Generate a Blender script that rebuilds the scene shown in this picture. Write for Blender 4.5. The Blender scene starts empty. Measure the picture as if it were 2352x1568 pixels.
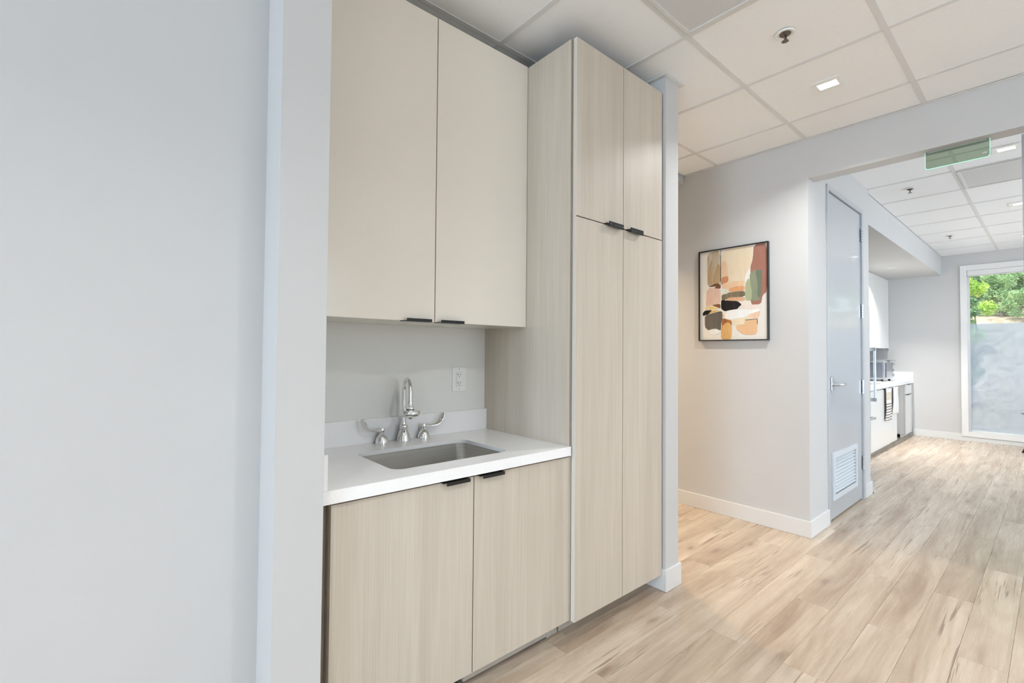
import bpy, bmesh, math, random
from mathutils import Vector, Matrix
random.seed(7)
scene = bpy.context.scene
COL = scene.collection

# ------------------------------------------------------------------ camera
CAM_H = 1.2163
cam_data = bpy.data.cameras.new('camera')
cam_data.sensor_width = 36.0
cam_data.lens = 1077.4932 * 36.0 / 2352.0
cam_data.clip_start = 0.02
cam_data.clip_end = 200
cam = bpy.data.objects.new('camera', cam_data)
COL.objects.link(cam)
_r = Vector((0.7581624, -0.6520134, 0.0082638))
_u = Vector((-0.0212035, -0.0119848, 0.9997033))
_b = Vector((-0.6517209, -0.7581127, -0.0229114))
cam.matrix_world = Matrix(((_r.x, _u.x, _b.x, 0), (_r.y, _u.y, _b.y, 0), (_r.z, _u.z, _b.z, CAM_H), (0, 0, 0, 1)))
scene.camera = cam

# ------------------------------------------------------------------ world, sun, daylight, exposure
scene.view_settings.view_transform = 'Standard'
scene.view_settings.look = 'None'
scene.view_settings.gamma = 1.0
scene.view_settings.use_curve_mapping = False
scene.view_settings.exposure = 0.04

# light paths: enough diffuse bounces for a white room, no caustic noise
scene.cycles.max_bounces = 6
scene.cycles.diffuse_bounces = 4
scene.cycles.glossy_bounces = 3
scene.cycles.transmission_bounces = 4
scene.cycles.transparent_max_bounces = 6
scene.cycles.caustics_reflective = False
scene.cycles.caustics_refractive = True
scene.cycles.adaptive_threshold = 0.1
scene.cycles.adaptive_min_samples = 16

world = bpy.data.worlds.new('sky')
scene.world = world
world.use_nodes = True
_bg = world.node_tree.nodes['Background']
_bg.inputs['Color'].default_value = (0.80, 0.905, 1.0, 1)
_bg.inputs['Strength'].default_value = 3.3

sun_d = bpy.data.lights.new('sun', 'SUN')
sun_d.energy = 4.5
sun_d.angle = 0.01
sun_d.color = (1.0, 0.95, 0.85)
sun = bpy.data.objects.new('sun', sun_d)
COL.objects.link(sun)
sun.rotation_euler = Vector((0.30, 0.06, -0.95)).to_track_quat('-Z', 'Y').to_euler()
sun.location = (-5, 0, 12)

def area(name, loc, direction, sx, sy, power, color):
    d = bpy.data.lights.new(name, 'AREA')
    d.shape = 'RECTANGLE'
    d.size = sx
    d.size_y = sy
    d.energy = power
    d.color = color
    o = bpy.data.objects.new(name, d)
    COL.objects.link(o)
    o.location = loc
    o.rotation_euler = Vector(direction).to_track_quat('-Z', 'Z').to_euler()
    return o

DAY = (0.63, 0.80, 1.0)
area('daylight_left_window', (-5.90, -1.0, 1.40), (1, 0, 0), 3.0, 2.0, 225, DAY)
area('daylight_kitchen_window', (6.6, -3.10, 1.40), (0, 1, 0), 4.4, 2.2, 68, (0.68, 0.82, 1.0))

# ------------------------------------------------------------------ materials
M = {}
def new_mat(name):
    m = bpy.data.materials.new(name)
    m.use_nodes = True
    nt = m.node_tree
    return m, nt, nt.nodes['Principled BSDF']

def setp(b, **k):
    for n, v in k.items():
        n = n.replace('_', ' ')
        if n in b.inputs:
            b.inputs[n].default_value = v

def rgba(c):
    return (c[0], c[1], c[2], 1)

def simple(name, color, rough=0.5, metal=0.0, spec=0.5, coat=0.0, bump=0.0, bscale=200.0, vary=0.0, vscale=3.0):
    m, nt, b = new_mat(name)
    setp(b, Base_Color=rgba(color), Roughness=rough, Metallic=metal, Specular_IOR_Level=spec, Coat_Weight=coat, Coat_Roughness=0.06)
    tc = nt.nodes.new('ShaderNodeTexCoord')
    if vary > 0:
        n = nt.nodes.new('ShaderNodeTexNoise')
        n.inputs['Scale'].default_value = vscale
        n.inputs['Detail'].default_value = 2
        nt.links.new(tc.outputs['Object'], n.inputs['Vector'])
        r = nt.nodes.new('ShaderNodeValToRGB')
        r.color_ramp.elements[0].color = rgba([c * (1 - vary) for c in color])
        r.color_ramp.elements[1].color = rgba([min(1, c * (1 + vary)) for c in color])
        r.color_ramp.elements[0].position = 0.3
        r.color_ramp.elements[1].position = 0.7
        nt.links.new(n.outputs['Fac'], r.inputs['Fac'])
        nt.links.new(r.outputs['Color'], b.inputs['Base Color'])
    if bump > 0:
        n2 = nt.nodes.new('ShaderNodeTexNoise')
        n2.inputs['Scale'].default_value = bscale
        n2.inputs['Detail'].default_value = 3
        nt.links.new(tc.outputs['Object'], n2.inputs['Vector'])
        bp = nt.nodes.new('ShaderNodeBump')
        bp.inputs['Strength'].default_value = bump
        bp.inputs['Distance'].default_value = 0.001
        nt.links.new(n2.outputs['Fac'], bp.inputs['Height'])
        nt.links.new(bp.outputs['Normal'], b.inputs['Normal'])
    M[name] = m
    return m

def mapped(nt, scale, src='Object', rand=False):
    tc = nt.nodes.new('ShaderNodeTexCoord')
    mp = nt.nodes.new('ShaderNodeMapping')
    mp.inputs['Scale'].default_value = scale
    nt.links.new(tc.outputs[src], mp.inputs['Vector'])
    out = mp.outputs['Vector']
    if rand:
        oi = nt.nodes.new('ShaderNodeObjectInfo')
        mu = nt.nodes.new('ShaderNodeMath')
        mu.operation = 'MULTIPLY'
        mu.inputs[1].default_value = 37.0
        nt.links.new(oi.outputs['Random'], mu.inputs[0])
        cb = nt.nodes.new('ShaderNodeCombineXYZ')
        nt.links.new(mu.outputs[0], cb.inputs['X'])
        nt.links.new(mu.outputs[0], cb.inputs['Y'])
        ad = nt.nodes.new('ShaderNodeVectorMath')
        ad.operation = 'ADD'
        nt.links.new(out, ad.inputs[0])
        nt.links.new(cb.outputs[0], ad.inputs[1])
        out = ad.outputs[0]
    return out

def noise(nt, vec, scale=1.0, detail=4, rough=0.5, dist=0.0):
    n = nt.nodes.new('ShaderNodeTexNoise')
    n.inputs['Scale'].default_value = scale
    n.inputs['Detail'].default_value = detail
    n.inputs['Roughness'].default_value = rough
    n.inputs['Distortion'].default_value = dist
    nt.links.new(vec, n.inputs['Vector'])
    return n

def ramp(nt, fac, stops):
    r = nt.nodes.new('ShaderNodeValToRGB')
    e = r.color_ramp.elements
    while len(e) < len(stops):
        e.new(0.5)
    for i, (p, c) in enumerate(stops):
        e[i].position = p
        e[i].color = rgba(c)
    nt.links.new(fac, r.inputs['Fac'])
    return r

def mix(nt, a, b, fac, mode='MIX'):
    m = nt.nodes.new('ShaderNodeMix')
    m.data_type = 'RGBA'
    m.blend_type = mode
    if isinstance(fac, (int, float)):
        m.inputs[0].default_value = fac
    else:
        nt.links.new(fac, m.inputs[0])
    for s, i in ((a, 6), (b, 7)):
        if isinstance(s, (tuple, list)):
            m.inputs[i].default_value = rgba(s)
        else:
            nt.links.new(s, m.inputs[i])
    return m.outputs[2]

def math_node(nt, op, a, b=None):
    m = nt.nodes.new('ShaderNodeMath')
    m.operation = op
    for i, s in enumerate((a, b)):
        if s is None:
            continue
        if isinstance(s, (int, float)):
            m.inputs[i].default_value = s
        else:
            nt.links.new(s, m.inputs[i])
    return m.outputs[0]

def laminate(name, c0, c1, c2, rough=0.42):
    m, nt, b = new_mat(name)
    v1 = mapped(nt, (260, 260, 3.0), rand=True)
    n1 = noise(nt, v1, 1, 3, 0.6)
    v2 = mapped(nt, (16, 16, 0.7), rand=True)
    n2 = noise(nt, v2, 1, 3, 0.5, 0.4)
    r1 = ramp(nt, n1.outputs['Fac'], [(0.28, c0), (0.5, c1), (0.75, c2)])
    r2 = ramp(nt, n2.outputs['Fac'], [(0.3, [x * 0.93 for x in c1]), (0.7, [min(1, x * 1.05) for x in c2])])
    col = mix(nt, r1.outputs['Color'], r2.outputs['Color'], 0.5)
    nt.links.new(col, b.inputs['Base Color'])
    setp(b, Roughness=rough, Specular_IOR_Level=0.4)
    M[name] = m

def plank_mat():
    m, nt, b = new_mat('maple_plank')
    oi = nt.nodes.new('ShaderNodeObjectInfo')
    V = lambda x, y: mapped(nt, (x, y, 1.0), rand=True)
    # broad figure, stretched along the plank
    n1 = noise(nt, V(0.9, 8.0), 1.0, 4, 0.5, 0.8)
    base = ramp(nt, n1.outputs['Fac'], [(0.25, (0.40, 0.300, 0.220)), (0.42, (0.515, 0.415, 0.318)), (0.60, (0.585, 0.492, 0.388)), (0.78, (0.645, 0.56, 0.458))])
    # flowing cathedral lines
    n2 = noise(nt, V(0.75, 4.6), 1.0, 1, 0.4, 0.4)
    rings = math_node(nt, 'SINE', math_node(nt, 'MULTIPLY', n2.outputs['Fac'], 62.0))
    rings = math_node(nt, 'ADD', math_node(nt, 'MULTIPLY', rings, 0.5), 0.5)
    rr = ramp(nt, rings, [(0.0, (0.90, 0.875, 0.85)), (0.55, (1.0, 1.0, 1.0))])
    c1 = mix(nt, base.outputs['Color'], rr.outputs['Color'], 0.8, 'MULTIPLY')
    # soft long grain
    n3 = noise(nt, V(1.1, 70), 1, 4, 0.55, 0.3)
    r3 = ramp(nt, n3.outputs['Fac'], [(0.32, (0.89, 0.87, 0.85)), (0.58, (1, 1, 1))])
    c2 = mix(nt, c1, r3.outputs['Color'], 0.3, 'MULTIPLY')
    # sparse dark mineral cracks
    n4 = noise(nt, V(1.9, 58.0), 1.0, 3, 0.5, 1.2)
    r4 = ramp(nt, n4.outputs['Fac'], [(0.585, (0, 0, 0)), (0.64, (1, 1, 1))])
    n4b = noise(nt, V(1.3, 7.0), 1.0, 1, 0.5)
    r4b = ramp(nt, n4b.outputs['Fac'], [(0.54, (0, 0, 0)), (0.61, (1, 1, 1))])
    stk = math_node(nt, 'MULTIPLY', math_node(nt, 'MULTIPLY', r4.outputs['Color'], r4b.outputs['Color']), 0.85)
    c3 = mix(nt, c2, (0.25, 0.175, 0.125), stk)
    # knots: few, long and ragged, each with a darker halo
    n5 = noise(nt, V(9, 26), 1, 3, 0.6)
    vd = nt.nodes.new('ShaderNodeTexVoronoi')
    vd.voronoi_dimensions = '2D'
    vd.inputs['Scale'].default_value = 1.0
    nt.links.new(mix(nt, V(1.7, 4.6), n5.outputs['Color'], 0.10), vd.inputs['Vector'])
    kn = ramp(nt, vd.outputs['Distance'], [(0.0, (1, 1, 1)), (0.04, (0.8, 0.8, 0.8)), (0.085, (0.34, 0.34, 0.34)), (0.26, (0, 0, 0))])
    some = math_node(nt, 'GREATER_THAN', vd.outputs['Color'], 0.44)
    knf = math_node(nt, 'MULTIPLY', math_node(nt, 'MULTIPLY', kn.outputs['Color'], some), 0.85)
    c4 = mix(nt, c3, (0.26, 0.18, 0.13), knf)
    # strips of slightly different tone inside a plank
    n6 = noise(nt, V(0.45, 13.0), 1, 1, 0.4, 0.2)
    r6 = ramp(nt, n6.outputs['Fac'], [(0.40, (0.91, 0.895, 0.88)), (0.45, (1, 1, 1)), (0.60, (1.0, 1.0, 1.0)), (0.64, (1.06, 1.06, 1.06))])
    c4 = mix(nt, c4, r6.outputs['Color'], 0.9, 'MULTIPLY')
    # tone of each plank
    tone = ramp(nt, oi.outputs['Random'], [(0.0, (0.88, 0.855, 0.83)), (0.35, (0.98, 0.965, 0.95)), (0.7, (1.0, 1.0, 1.0)), (1.0, (1.06, 1.055, 1.05))])
    c5 = mix(nt, c4, tone.outputs['Color'], 1.0, 'MULTIPLY')
    nt.links.new(c5, b.inputs['Base Color'])
    setp(b, Specular_IOR_Level=0.7)
    rg = ramp(nt, n3.outputs['Fac'], [(0.3, (0.33,) * 3), (0.7, (0.23,) * 3)])
    nt.links.new(rg.outputs['Color'], b.inputs['Roughness'])
    M['maple_plank'] = m

def emit(name, color, strength):
    m, nt, b = new_mat(name)
    setp(b, Base_Color=rgba(color), Emission_Color=rgba(color), Emission_Strength=strength)
    M[name] = m

simple('wall_paint', (0.59, 0.59, 0.585), 0.62, spec=0.3, vary=0.008)
simple('alcove_paint', (0.82, 0.82, 0.785), 0.6, spec=0.3, vary=0.008)
simple('trim_paint', (0.72, 0.72, 0.71), 0.4, spec=0.4, vary=0.006)
simple('ceiling_tile', (0.93, 0.945, 0.955), 0.9, spec=0.1, vary=0.012, vscale=60)
simple('grid_metal', (0.76, 0.76, 0.755), 0.45, spec=0.4, vary=0.01)
simple('plenum', (0.5, 0.5, 0.5), 0.9, vary=0.05)
laminate('greige_laminate', (0.475, 0.417, 0.337), (0.575, 0.512, 0.424), (0.645, 0.585, 0.497))
simple('cream_gloss', (0.82, 0.765, 0.68), 0.18, spec=0.45, coat=0.15, vary=0.008, vscale=2)
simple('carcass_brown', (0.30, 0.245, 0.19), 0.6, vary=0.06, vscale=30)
simple('lit_edge_band', (0.70, 0.665, 0.60), 0.4, vary=0.01)  # laminate door edge, colour lightened for the light it catches
simple('toe_kick', (0.52, 0.475, 0.41), 0.5, vary=0.04, vscale=40)
simple('quartz', (0.93, 0.93, 0.93), 0.22, spec=0.5, vary=0.012, vscale=90)
simple('chrome', (0.86, 0.86, 0.85), 0.06, metal=1.0, vary=0.01)
simple('chrome_dark', (0.25, 0.25, 0.25), 0.2, metal=1.0, vary=0.01)
simple('satin_nickel', (0.62, 0.63, 0.65), 0.28, metal=1.0, vary=0.02)
simple('black_metal', (0.012, 0.012, 0.012), 0.38, spec=0.4, vary=0.2)
simple('black_plastic', (0.02, 0.02, 0.022), 0.5, vary=0.1)
simple('white_plastic', (0.90, 0.90, 0.88), 0.3, vary=0.006)
simple('slot_dark', (0.03, 0.03, 0.03), 0.6, vary=0.1)
simple('slot_grey', (0.42, 0.42, 0.40), 0.6, vary=0.05)
simple('frame_black', (0.018, 0.017, 0.016), 0.4, vary=0.15)
simple('door_steel', (0.48, 0.50, 0.525), 0.30, spec=0.5, coat=0.2, vary=0.01)
simple('louver_steel', (0.66, 0.70, 0.74), 0.35, vary=0.01)
simple('jamb_grey', (0.36, 0.37, 0.39), 0.45, vary=0.02)
simple('cabinet_white', (0.80, 0.80, 0.78), 0.3, vary=0.008)
simple('fridge_panel', (0.70, 0.74, 0.76), 0.14, metal=0.85, vary=0.01)
simple('oven_glass', (0.10, 0.11, 0.13), 0.12, spec=0.7, vary=0.1)
simple('towel_white', (0.83, 0.82, 0.80), 0.9, bump=0.5, bscale=500, vary=0.02)
simple('chair_grey', (0.20, 0.20, 0.21), 0.6, vary=0.05)
simple('window_frame', (0.80, 0.80, 0.79), 0.4, vary=0.008)
simple('bark', (0.30, 0.24, 0.19), 0.9, bump=0.5, bscale=30, vary=0.2, vscale=12)
simple('pale_bark', (0.55, 0.50, 0.44), 0.9, bump=0.4, bscale=30, vary=0.15, vscale=12)
simple('leaf_litter', (0.42, 0.31, 0.24), 0.95, bump=0.8, bscale=14, vary=0.35, vscale=9)
simple('lawn', (0.28, 0.33, 0.16), 0.95, bump=0.8, bscale=20, vary=0.3, vscale=6)
simple('paving', (0.62, 0.61, 0.59), 0.9, bump=0.3, bscale=30, vary=0.06)
simple('sprinkler_bronze', (0.16, 0.14, 0.12), 0.35, metal=0.9, vary=0.05)
simple('red_bulb', (0.55, 0.04, 0.02), 0.15, vary=0.05)
plank_mat()
emit('lamp_glow', (1.0, 0.985, 0.95), 14.0)
emit('sign_edge', (0.42, 1.0, 0.72), 0.55)

# brushed steel
m, nt, b = new_mat('brushed_steel')
v = mapped(nt, (4, 4, 300))
n = noise(nt, v, 1, 3, 0.6)
r = ramp(nt, n.outputs['Fac'], [(0.3, (0.60, 0.58, 0.54)), (0.7, (0.72, 0.70, 0.66))])
nt.links.new(r.outputs['Color'], b.inputs['Base Color'])
setp(b, Metallic=1.0, Roughness=0.33)
M['brushed_steel'] = m

# clear window glass and frosted film
m, nt, b = new_mat('window_glass')
for nd in list(nt.nodes):
    if nd.type == 'BSDF_PRINCIPLED':
        nt.nodes.remove(nd)
tr = nt.nodes.new('ShaderNodeBsdfTransparent')
tr.inputs['Color'].default_value = (0.93, 0.97, 0.95, 1)
gl = nt.nodes.new('ShaderNodeBsdfGlossy')
gl.inputs['Roughness'].default_value = 0.02
fr = nt.nodes.new('ShaderNodeFresnel')
fr.inputs['IOR'].default_value = 1.45
mx = nt.nodes.new('ShaderNodeMixShader')
nt.links.new(fr.outputs[0], mx.inputs[0])
nt.links.new(tr.outputs[0], mx.inputs[1])
nt.links.new(gl.outputs[0], mx.inputs[2])
nt.links.new(mx.outputs[0], nt.nodes['Material Output'].inputs['Surface'])
M['window_glass'] = m

m, nt, b = new_mat('frosted_film')
for nd in list(nt.nodes):
    if nd.type == 'BSDF_PRINCIPLED':
        nt.nodes.remove(nd)
tl = nt.nodes.new('ShaderNodeBsdfTranslucent')
tl.inputs['Color'].default_value = (0.82, 0.89, 1.0, 1)
rf = nt.nodes.new('ShaderNodeBsdfRefraction')
rf.inputs['Color'].default_value = (0.86, 0.93, 1.0, 1)
rf.inputs['Roughness'].default_value = 0.30
rf.inputs['IOR'].default_value = 1.02
df = nt.nodes.new('ShaderNodeBsdfDiffuse')
df.inputs['Color'].default_value = (0.82, 0.88, 0.98, 1)
nz = noise(nt, mapped(nt, (900, 900, 900)), 1, 2)
a1 = nt.nodes.new('ShaderNodeMixShader')
a1.inputs[0].default_value = 0.70
nt.links.new(tl.outputs[0], a1.inputs[1])
nt.links.new(rf.outputs[0], a1.inputs[2])
a2 = nt.nodes.new('ShaderNodeMixShader')
nt.links.new(math_node(nt, 'MULTIPLY', nz.outputs['Fac'], 0.5), a2.inputs[0])
nt.links.new(a1.outputs[0], a2.inputs[1])
nt.links.new(df.outputs[0], a2.inputs[2])
nt.links.new(a2.outputs[0], nt.nodes['Material Output'].inputs['Surface'])
M['frosted_film'] = m

# sign glass: green tinted, partly mirroring
m, nt, b = new_mat('sign_glass')
for nd in list(nt.nodes):
    if nd.type == 'BSDF_PRINCIPLED':
        nt.nodes.remove(nd)
tr = nt.nodes.new('ShaderNodeBsdfTransparent')
tr.inputs['Color'].default_value = (0.50, 0.72, 0.62, 1)
gl = nt.nodes.new('ShaderNodeBsdfGlossy')
gl.inputs['Roughness'].default_value = 0.03
gl.inputs['Color'].default_value = (0.62, 0.72, 0.64, 1)
nz = noise(nt, mapped(nt, (2, 2, 2)), 1, 1)
mx = nt.nodes.new('ShaderNodeMixShader')
nt.links.new(math_node(nt, 'ADD', math_node(nt, 'MULTIPLY', nz.outputs['Fac'], 0.05), 0.62), mx.inputs[0])
nt.links.new(tr.outputs[0], mx.inputs[1])
nt.links.new(gl.outputs[0], mx.inputs[2])
nt.links.new(mx.outputs[0], nt.nodes['Material Output'].inputs['Surface'])
M['sign_glass'] = m

# perforated diffuser face
m, nt, b = new_mat('perforated_white')
vm = mapped(nt, (240, 240, 240))
vo = nt.nodes.new('ShaderNodeTexVoronoi')
vo.voronoi_dimensions = '2D'
vo.inputs['Randomness'].default_value = 0.0
vo.inputs['Scale'].default_value = 1.0
nt.links.new(vm, vo.inputs['Vector'])
r = ramp(nt, vo.outputs['Distance'], [(0.22, (0.36, 0.36, 0.36)), (0.34, (0.76, 0.76, 0.76))])
nt.links.new(r.outputs['Color'], b.inputs['Base Color'])
setp(b, Roughness=0.5)
M['perforated_white'] = m

# striped towel
m, nt, b = new_mat('striped_towel')
tc = nt.nodes.new('ShaderNodeTexCoord')
sp = nt.nodes.new('ShaderNodeSeparateXYZ')
nt.links.new(tc.outputs['Object'], sp.inputs[0])
st = math_node(nt, 'SINE', math_node(nt, 'MULTIPLY', sp.outputs['Z'], 180.0))
band = math_node(nt, 'MULTIPLY', math_node(nt, 'GREATER_THAN', st, 0.35), math_node(nt, 'LESS_THAN', sp.outputs['Z'], 0.24))
c = mix(nt, (0.83, 0.80, 0.76), (0.20, 0.16, 0.16), band)
cap = math_node(nt, 'MULTIPLY', math_node(nt, 'GREATER_THAN', sp.outputs['Z'], 0.27), math_node(nt, 'LESS_THAN', sp.outputs['Z'], 0.37))
c = mix(nt, c, (0.70, 0.62, 0.52), cap)
nt.links.new(c, b.inputs['Base Color'])
setp(b, Roughness=0.9)
M['striped_towel'] = m

def leaf_mat(name, c0, c1, c2):
    m, nt, b = new_mat(name)
    n = noise(nt, mapped(nt, (2.2, 2.2, 2.2)), 1, 5, 0.7)
    r = ramp(nt, n.outputs['Fac'], [(0.3, c0), (0.52, c1), (0.72, c2)])
    nt.links.new(r.outputs['Color'], b.inputs['Base Color'])
    setp(b, Roughness=0.5, Specular_IOR_Level=0.3)
    tl = nt.nodes.new('ShaderNodeBsdfTranslucent')
    nt.links.new(r.outputs['Color'], tl.inputs['Color'])
    mx = nt.nodes.new('ShaderNodeMixShader')
    mx.inputs[0].default_value = 0.35
    nt.links.new(b.outputs[0], mx.inputs[1])
    nt.links.new(tl.outputs[0], mx.inputs[2])
    nt.links.new(mx.outputs[0], nt.nodes['Material Output'].inputs['Surface'])
    M[name] = m
leaf_mat('leaf_bright', (0.28, 0.46, 0.10), (0.50, 0.66, 0.16), (0.75, 0.85, 0.30))
leaf_mat('leaf_mid', (0.24, 0.36, 0.19), (0.42, 0.55, 0.30), (0.66, 0.76, 0.48))
leaf_mat('leaf_dark', (0.12, 0.21, 0.12), (0.24, 0.37, 0.20), (0.42, 0.54, 0.32))

# ------------------------------------------------------------------ helpers
ORIG = {}
def link(o, parent=None, origin=(0, 0, 0)):
    COL.objects.link(o)
    ORIG[o.name] = Vector(origin)
    if parent is not None:
        o.parent = parent
        o.location = Vector(origin) - ORIG[parent.name]
    else:
        o.location = origin
    return o

def tag(o, label=None, cat=None, group=None, kind=None):
    if label: o['label'] = label
    if cat: o['category'] = cat
    if group: o['group'] = group
    if kind: o['kind'] = kind
    return o

def empty(name, loc, label=None, cat=None, group=None, kind=None, parent=None):
    o = bpy.data.objects.new(name, None)
    o.empty_display_size = 0.1
    link(o, parent, loc)
    return tag(o, label, cat, group, kind)

def from_bm(name, bm, mats, parent=None, origin=None, smooth=None):
    """bm holds world coordinates; origin defaults to the middle of its base."""
    bmesh.ops.recalc_face_normals(bm, faces=bm.faces)
    vs = [v.co for v in bm.verts]
    if origin is None:
        xs = [v.x for v in vs]; ys = [v.y for v in vs]; zs = [v.z for v in vs]
        origin = Vector(((min(xs) + max(xs)) / 2, (min(ys) + max(ys)) / 2, min(zs)))
    origin = Vector(origin)
    for v in bm.verts:
        v.co -= origin
    me = bpy.data.meshes.new(name)
    bm.to_mesh(me)
    bm.free()
    if isinstance(mats, str): mats = [mats]
    for k in mats:
        me.materials.append(M[k])
    if smooth is not None:
        for p in me.polygons:
            p.use_smooth = True
        try:
            me.set_sharp_from_angle(angle=math.radians(smooth))
        except Exception:
            pass
    o = bpy.data.objects.new(name, me)
    return link(o, parent, origin)

def add_box(bm, x0, x1, y0, y1, z0, z1, bevel=0.0, mi=0):
    vs = [bm.verts.new((x, y, z)) for z in (z0, z1) for y in (y0, y1) for x in (x0, x1)]
    fs = []
    for q in ((0, 1, 3, 2), (4, 6, 7, 5), (0, 4, 5, 1), (2, 3, 7, 6), (0, 2, 6, 4), (1, 5, 7, 3)):
        f = bm.faces.new([vs[i] for i in q]); f.material_index = mi; fs.append(f)
    if bevel > 0:
        es = list({e for f in fs for e in f.edges})
        bmesh.ops.bevel(bm, geom=es, offset=bevel, segments=2, affect='EDGES', profile=0.6)

def box(name, x0, x1, y0, y1, z0, z1, mat, parent=None, bevel=0.0):
    bm = bmesh.new()
    add_box(bm, x0, x1, y0, y1, z0, z1, bevel)
    return from_bm(name, bm, mat, parent)

def boxes(name, bl, mat, parent=None, bevel=0.0):
    bm = bmesh.new()
    for b_ in bl:
        add_box(bm, *b_, bevel=bevel)
    return from_bm(name, bm, mat, parent)

def add_lathe(bm, c, prof, seg=32, axis='Z', mi=0):
    """prof: list of (radius, height along axis)"""
    rings = []
    for r_, h in prof:
        ring = []
        for i in range(seg):
            a = 2 * math.pi * i / seg
            if axis == 'Z': p = (c[0] + r_ * math.cos(a), c[1] + r_ * math.sin(a), c[2] + h)
            elif axis == 'Y': p = (c[0] + r_ * math.cos(a), c[1] + h, c[2] + r_ * math.sin(a))
            else: p = (c[0] + h, c[1] + r_ * math.cos(a), c[2] + r_ * math.sin(a))
            ring.append(bm.verts.new(p))
        rings.append(ring)
    for a_, b_ in zip(rings, rings[1:]):
        for i in range(seg):
            f = bm.faces.new((a_[i], a_[(i + 1) % seg], b_[(i + 1) % seg], b_[i])); f.material_index = mi
    for ring in (rings[0], rings[-1]):
        try:
            f = bm.faces.new(ring); f.material_index = mi
        except ValueError:
            pass

def lathe(name, c, prof, mat, parent=None, seg=32, axis='Z', smooth=40):
    bm = bmesh.new()
    add_lathe(bm, c, prof, seg, axis)
    return from_bm(name, bm, mat, parent, smooth=smooth)

def add_tube(bm, pts, rad, seg=14, flat=None, mi=0, side0=None):
    """sweep a circle (or an ellipse flat=(w,h) lists) along pts"""
    pts = [Vector(p) for p in pts]
    n = len(pts)
    rads = rad if isinstance(rad, (list, tuple)) else [rad] * n
    t0 = (pts[1] - pts[0]).normalized()
    ref = Vector((0, 0, 1)) if abs(t0.z) < 0.9 else Vector((0, 1, 0))
    side = Vector(side0).normalized() if side0 else t0.cross(ref).normalized()
    rings = []
    for i, p in enumerate(pts):
        t = (pts[min(i + 1, n - 1)] - pts[max(i - 1, 0)]).normalized()
        side = (side - t * side.dot(t)).normalized()
        up = side.cross(t).normalized()
        ring = []
        for k in range(seg):
            a = 2 * math.pi * k / seg
            w, h = (flat[i] if flat else (rads[i], rads[i]))
            ring.append(bm.verts.new(p + side * math.cos(a) * w + up * math.sin(a) * h))
        rings.append(ring)
    for a_, b_ in zip(rings, rings[1:]):
        for k in range(seg):
            f = bm.faces.new((a_[k], a_[(k + 1) % seg], b_[(k + 1) % seg], b_[k])); f.material_index = mi
    for ring in (rings[0], rings[-1]):
        f = bm.faces.new(ring); f.material_index = mi

def tube(name, pts, rad, mat, parent=None, seg=14, flat=None, smooth=50, side0=None):
    bm = bmesh.new()
    add_tube(bm, pts, rad, seg, flat, side0=side0)
    return from_bm(name, bm, mat, parent, smooth=smooth)

def rrect(x0, x1, y0, y1, r, n=8):
    pts = []
    for cx, cy, a0 in ((x1 - r, y1 - r, 0), (x0 + r, y1 - r, 90), (x0 + r, y0 + r, 180), (x1 - r, y0 + r, 270)):
        for i in range(n + 1):
            a = math.radians(a0 + 90 * i / n)
            pts.append((cx + r * math.cos(a), cy + r * math.sin(a)))
    return pts

def copy_tree(o, shift, parent=None, label=None):
    """copy a thing and its parts (and their parts); shift moves the thing"""
    c = o.copy()
    COL.objects.link(c)
    ORIG[c.name] = ORIG[o.name] + Vector(shift)
    if parent is not None:
        c.parent = parent
    else:
        c.location = o.location + Vector(shift)
        if label: c['label'] = label
    for ch in list(o.children):
        copy_tree(ch, shift, c)
    return c

# ------------------------------------------------------------------ dimensions (metres)
ZC = 2.673            # main ceiling
ZK = 2.690            # kitchen ceiling
XW = 3.560            # wall with the picture
YD = 1.0875           # wall with the steel door
XK = 9.365            # far kitchen wall
YB = 1.958            # alcove back wall
YS = 1.325            # front of wall stub and partition end
XA = 0.458            # left side of alcove
XS = 1.4957           # side of tall cabinet
BBH = 0.110           # baseboard height

# ================================================================== SETTING
# ---- floor
floor = box('floor', -6.0, XK, -3.2, 3.6, -0.12, -0.004, 'paving', None)
tag(floor, kind='structure')
PW, PL = 0.1465, 1.21
row0 = 0.137
def plank(x0, x1, y0, y1):
    g = 0.00012
    bm = bmesh.new()
    z0, z1, c_ = -0.004, 0.0, 0.00035
    a = [(x0 + g, y0 + g, z0), (x1 - g, y0 + g, z0), (x1 - g, y1 - g, z0), (x0 + g, y1 - g, z0)]
    t = [(x0 + g + c_, y0 + g + c_, z1), (x1 - g - c_, y0 + g + c_, z1), (x1 - g - c_, y1 - g - c_, z1), (x0 + g + c_, y1 - g - c_, z1)]
    va = [bm.verts.new(p) for p in a]
    vt = [bm.verts.new(p) for p in t]
    bm.faces.new(vt)
    for i in range(4):
        bm.faces.new((va[i], va[(i + 1) % 4], vt[(i + 1) % 4], vt[i]))
    from_bm('plank', bm, 'maple_plank', floor, origin=((x0 + x1) / 2, (y0 + y1) / 2, -0.004))
rows_far = []
nplank = 0
for r_ in range(-19, 24):
    y0 = row0 + r_ * PW
    y1 = y0 + PW
    # joints of this row
    off = 2.64 if r_ % 2 == 0 else 2.045
    xs = [off + PL * k for k in range(-8, 8)]
    xs = [x for x in xs if -6.0 < x < XK]
    xs = [-6.0] + xs + [XK]
    for x0, x1 in zip(xs, xs[1:]):
        if x1 - x0 < 0.03:
            continue
        if -1.2 < y0 and y1 < 2.55 and x1 > -0.4:
            plank(x0, x1, y0, y1)
            nplank += 1
        else:
            rows_far.append((x0, x1, y0, y1))
bm = bmesh.new()
for x0, x1, y0, y1 in rows_far:
    add_box(bm, x0 + 0.0006, x1 - 0.0006, y0 + 0.0006, y1 - 0.0006, -0.004, 0.0)
o = from_bm('outer_planks', bm, 'maple_plank', floor)
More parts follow.
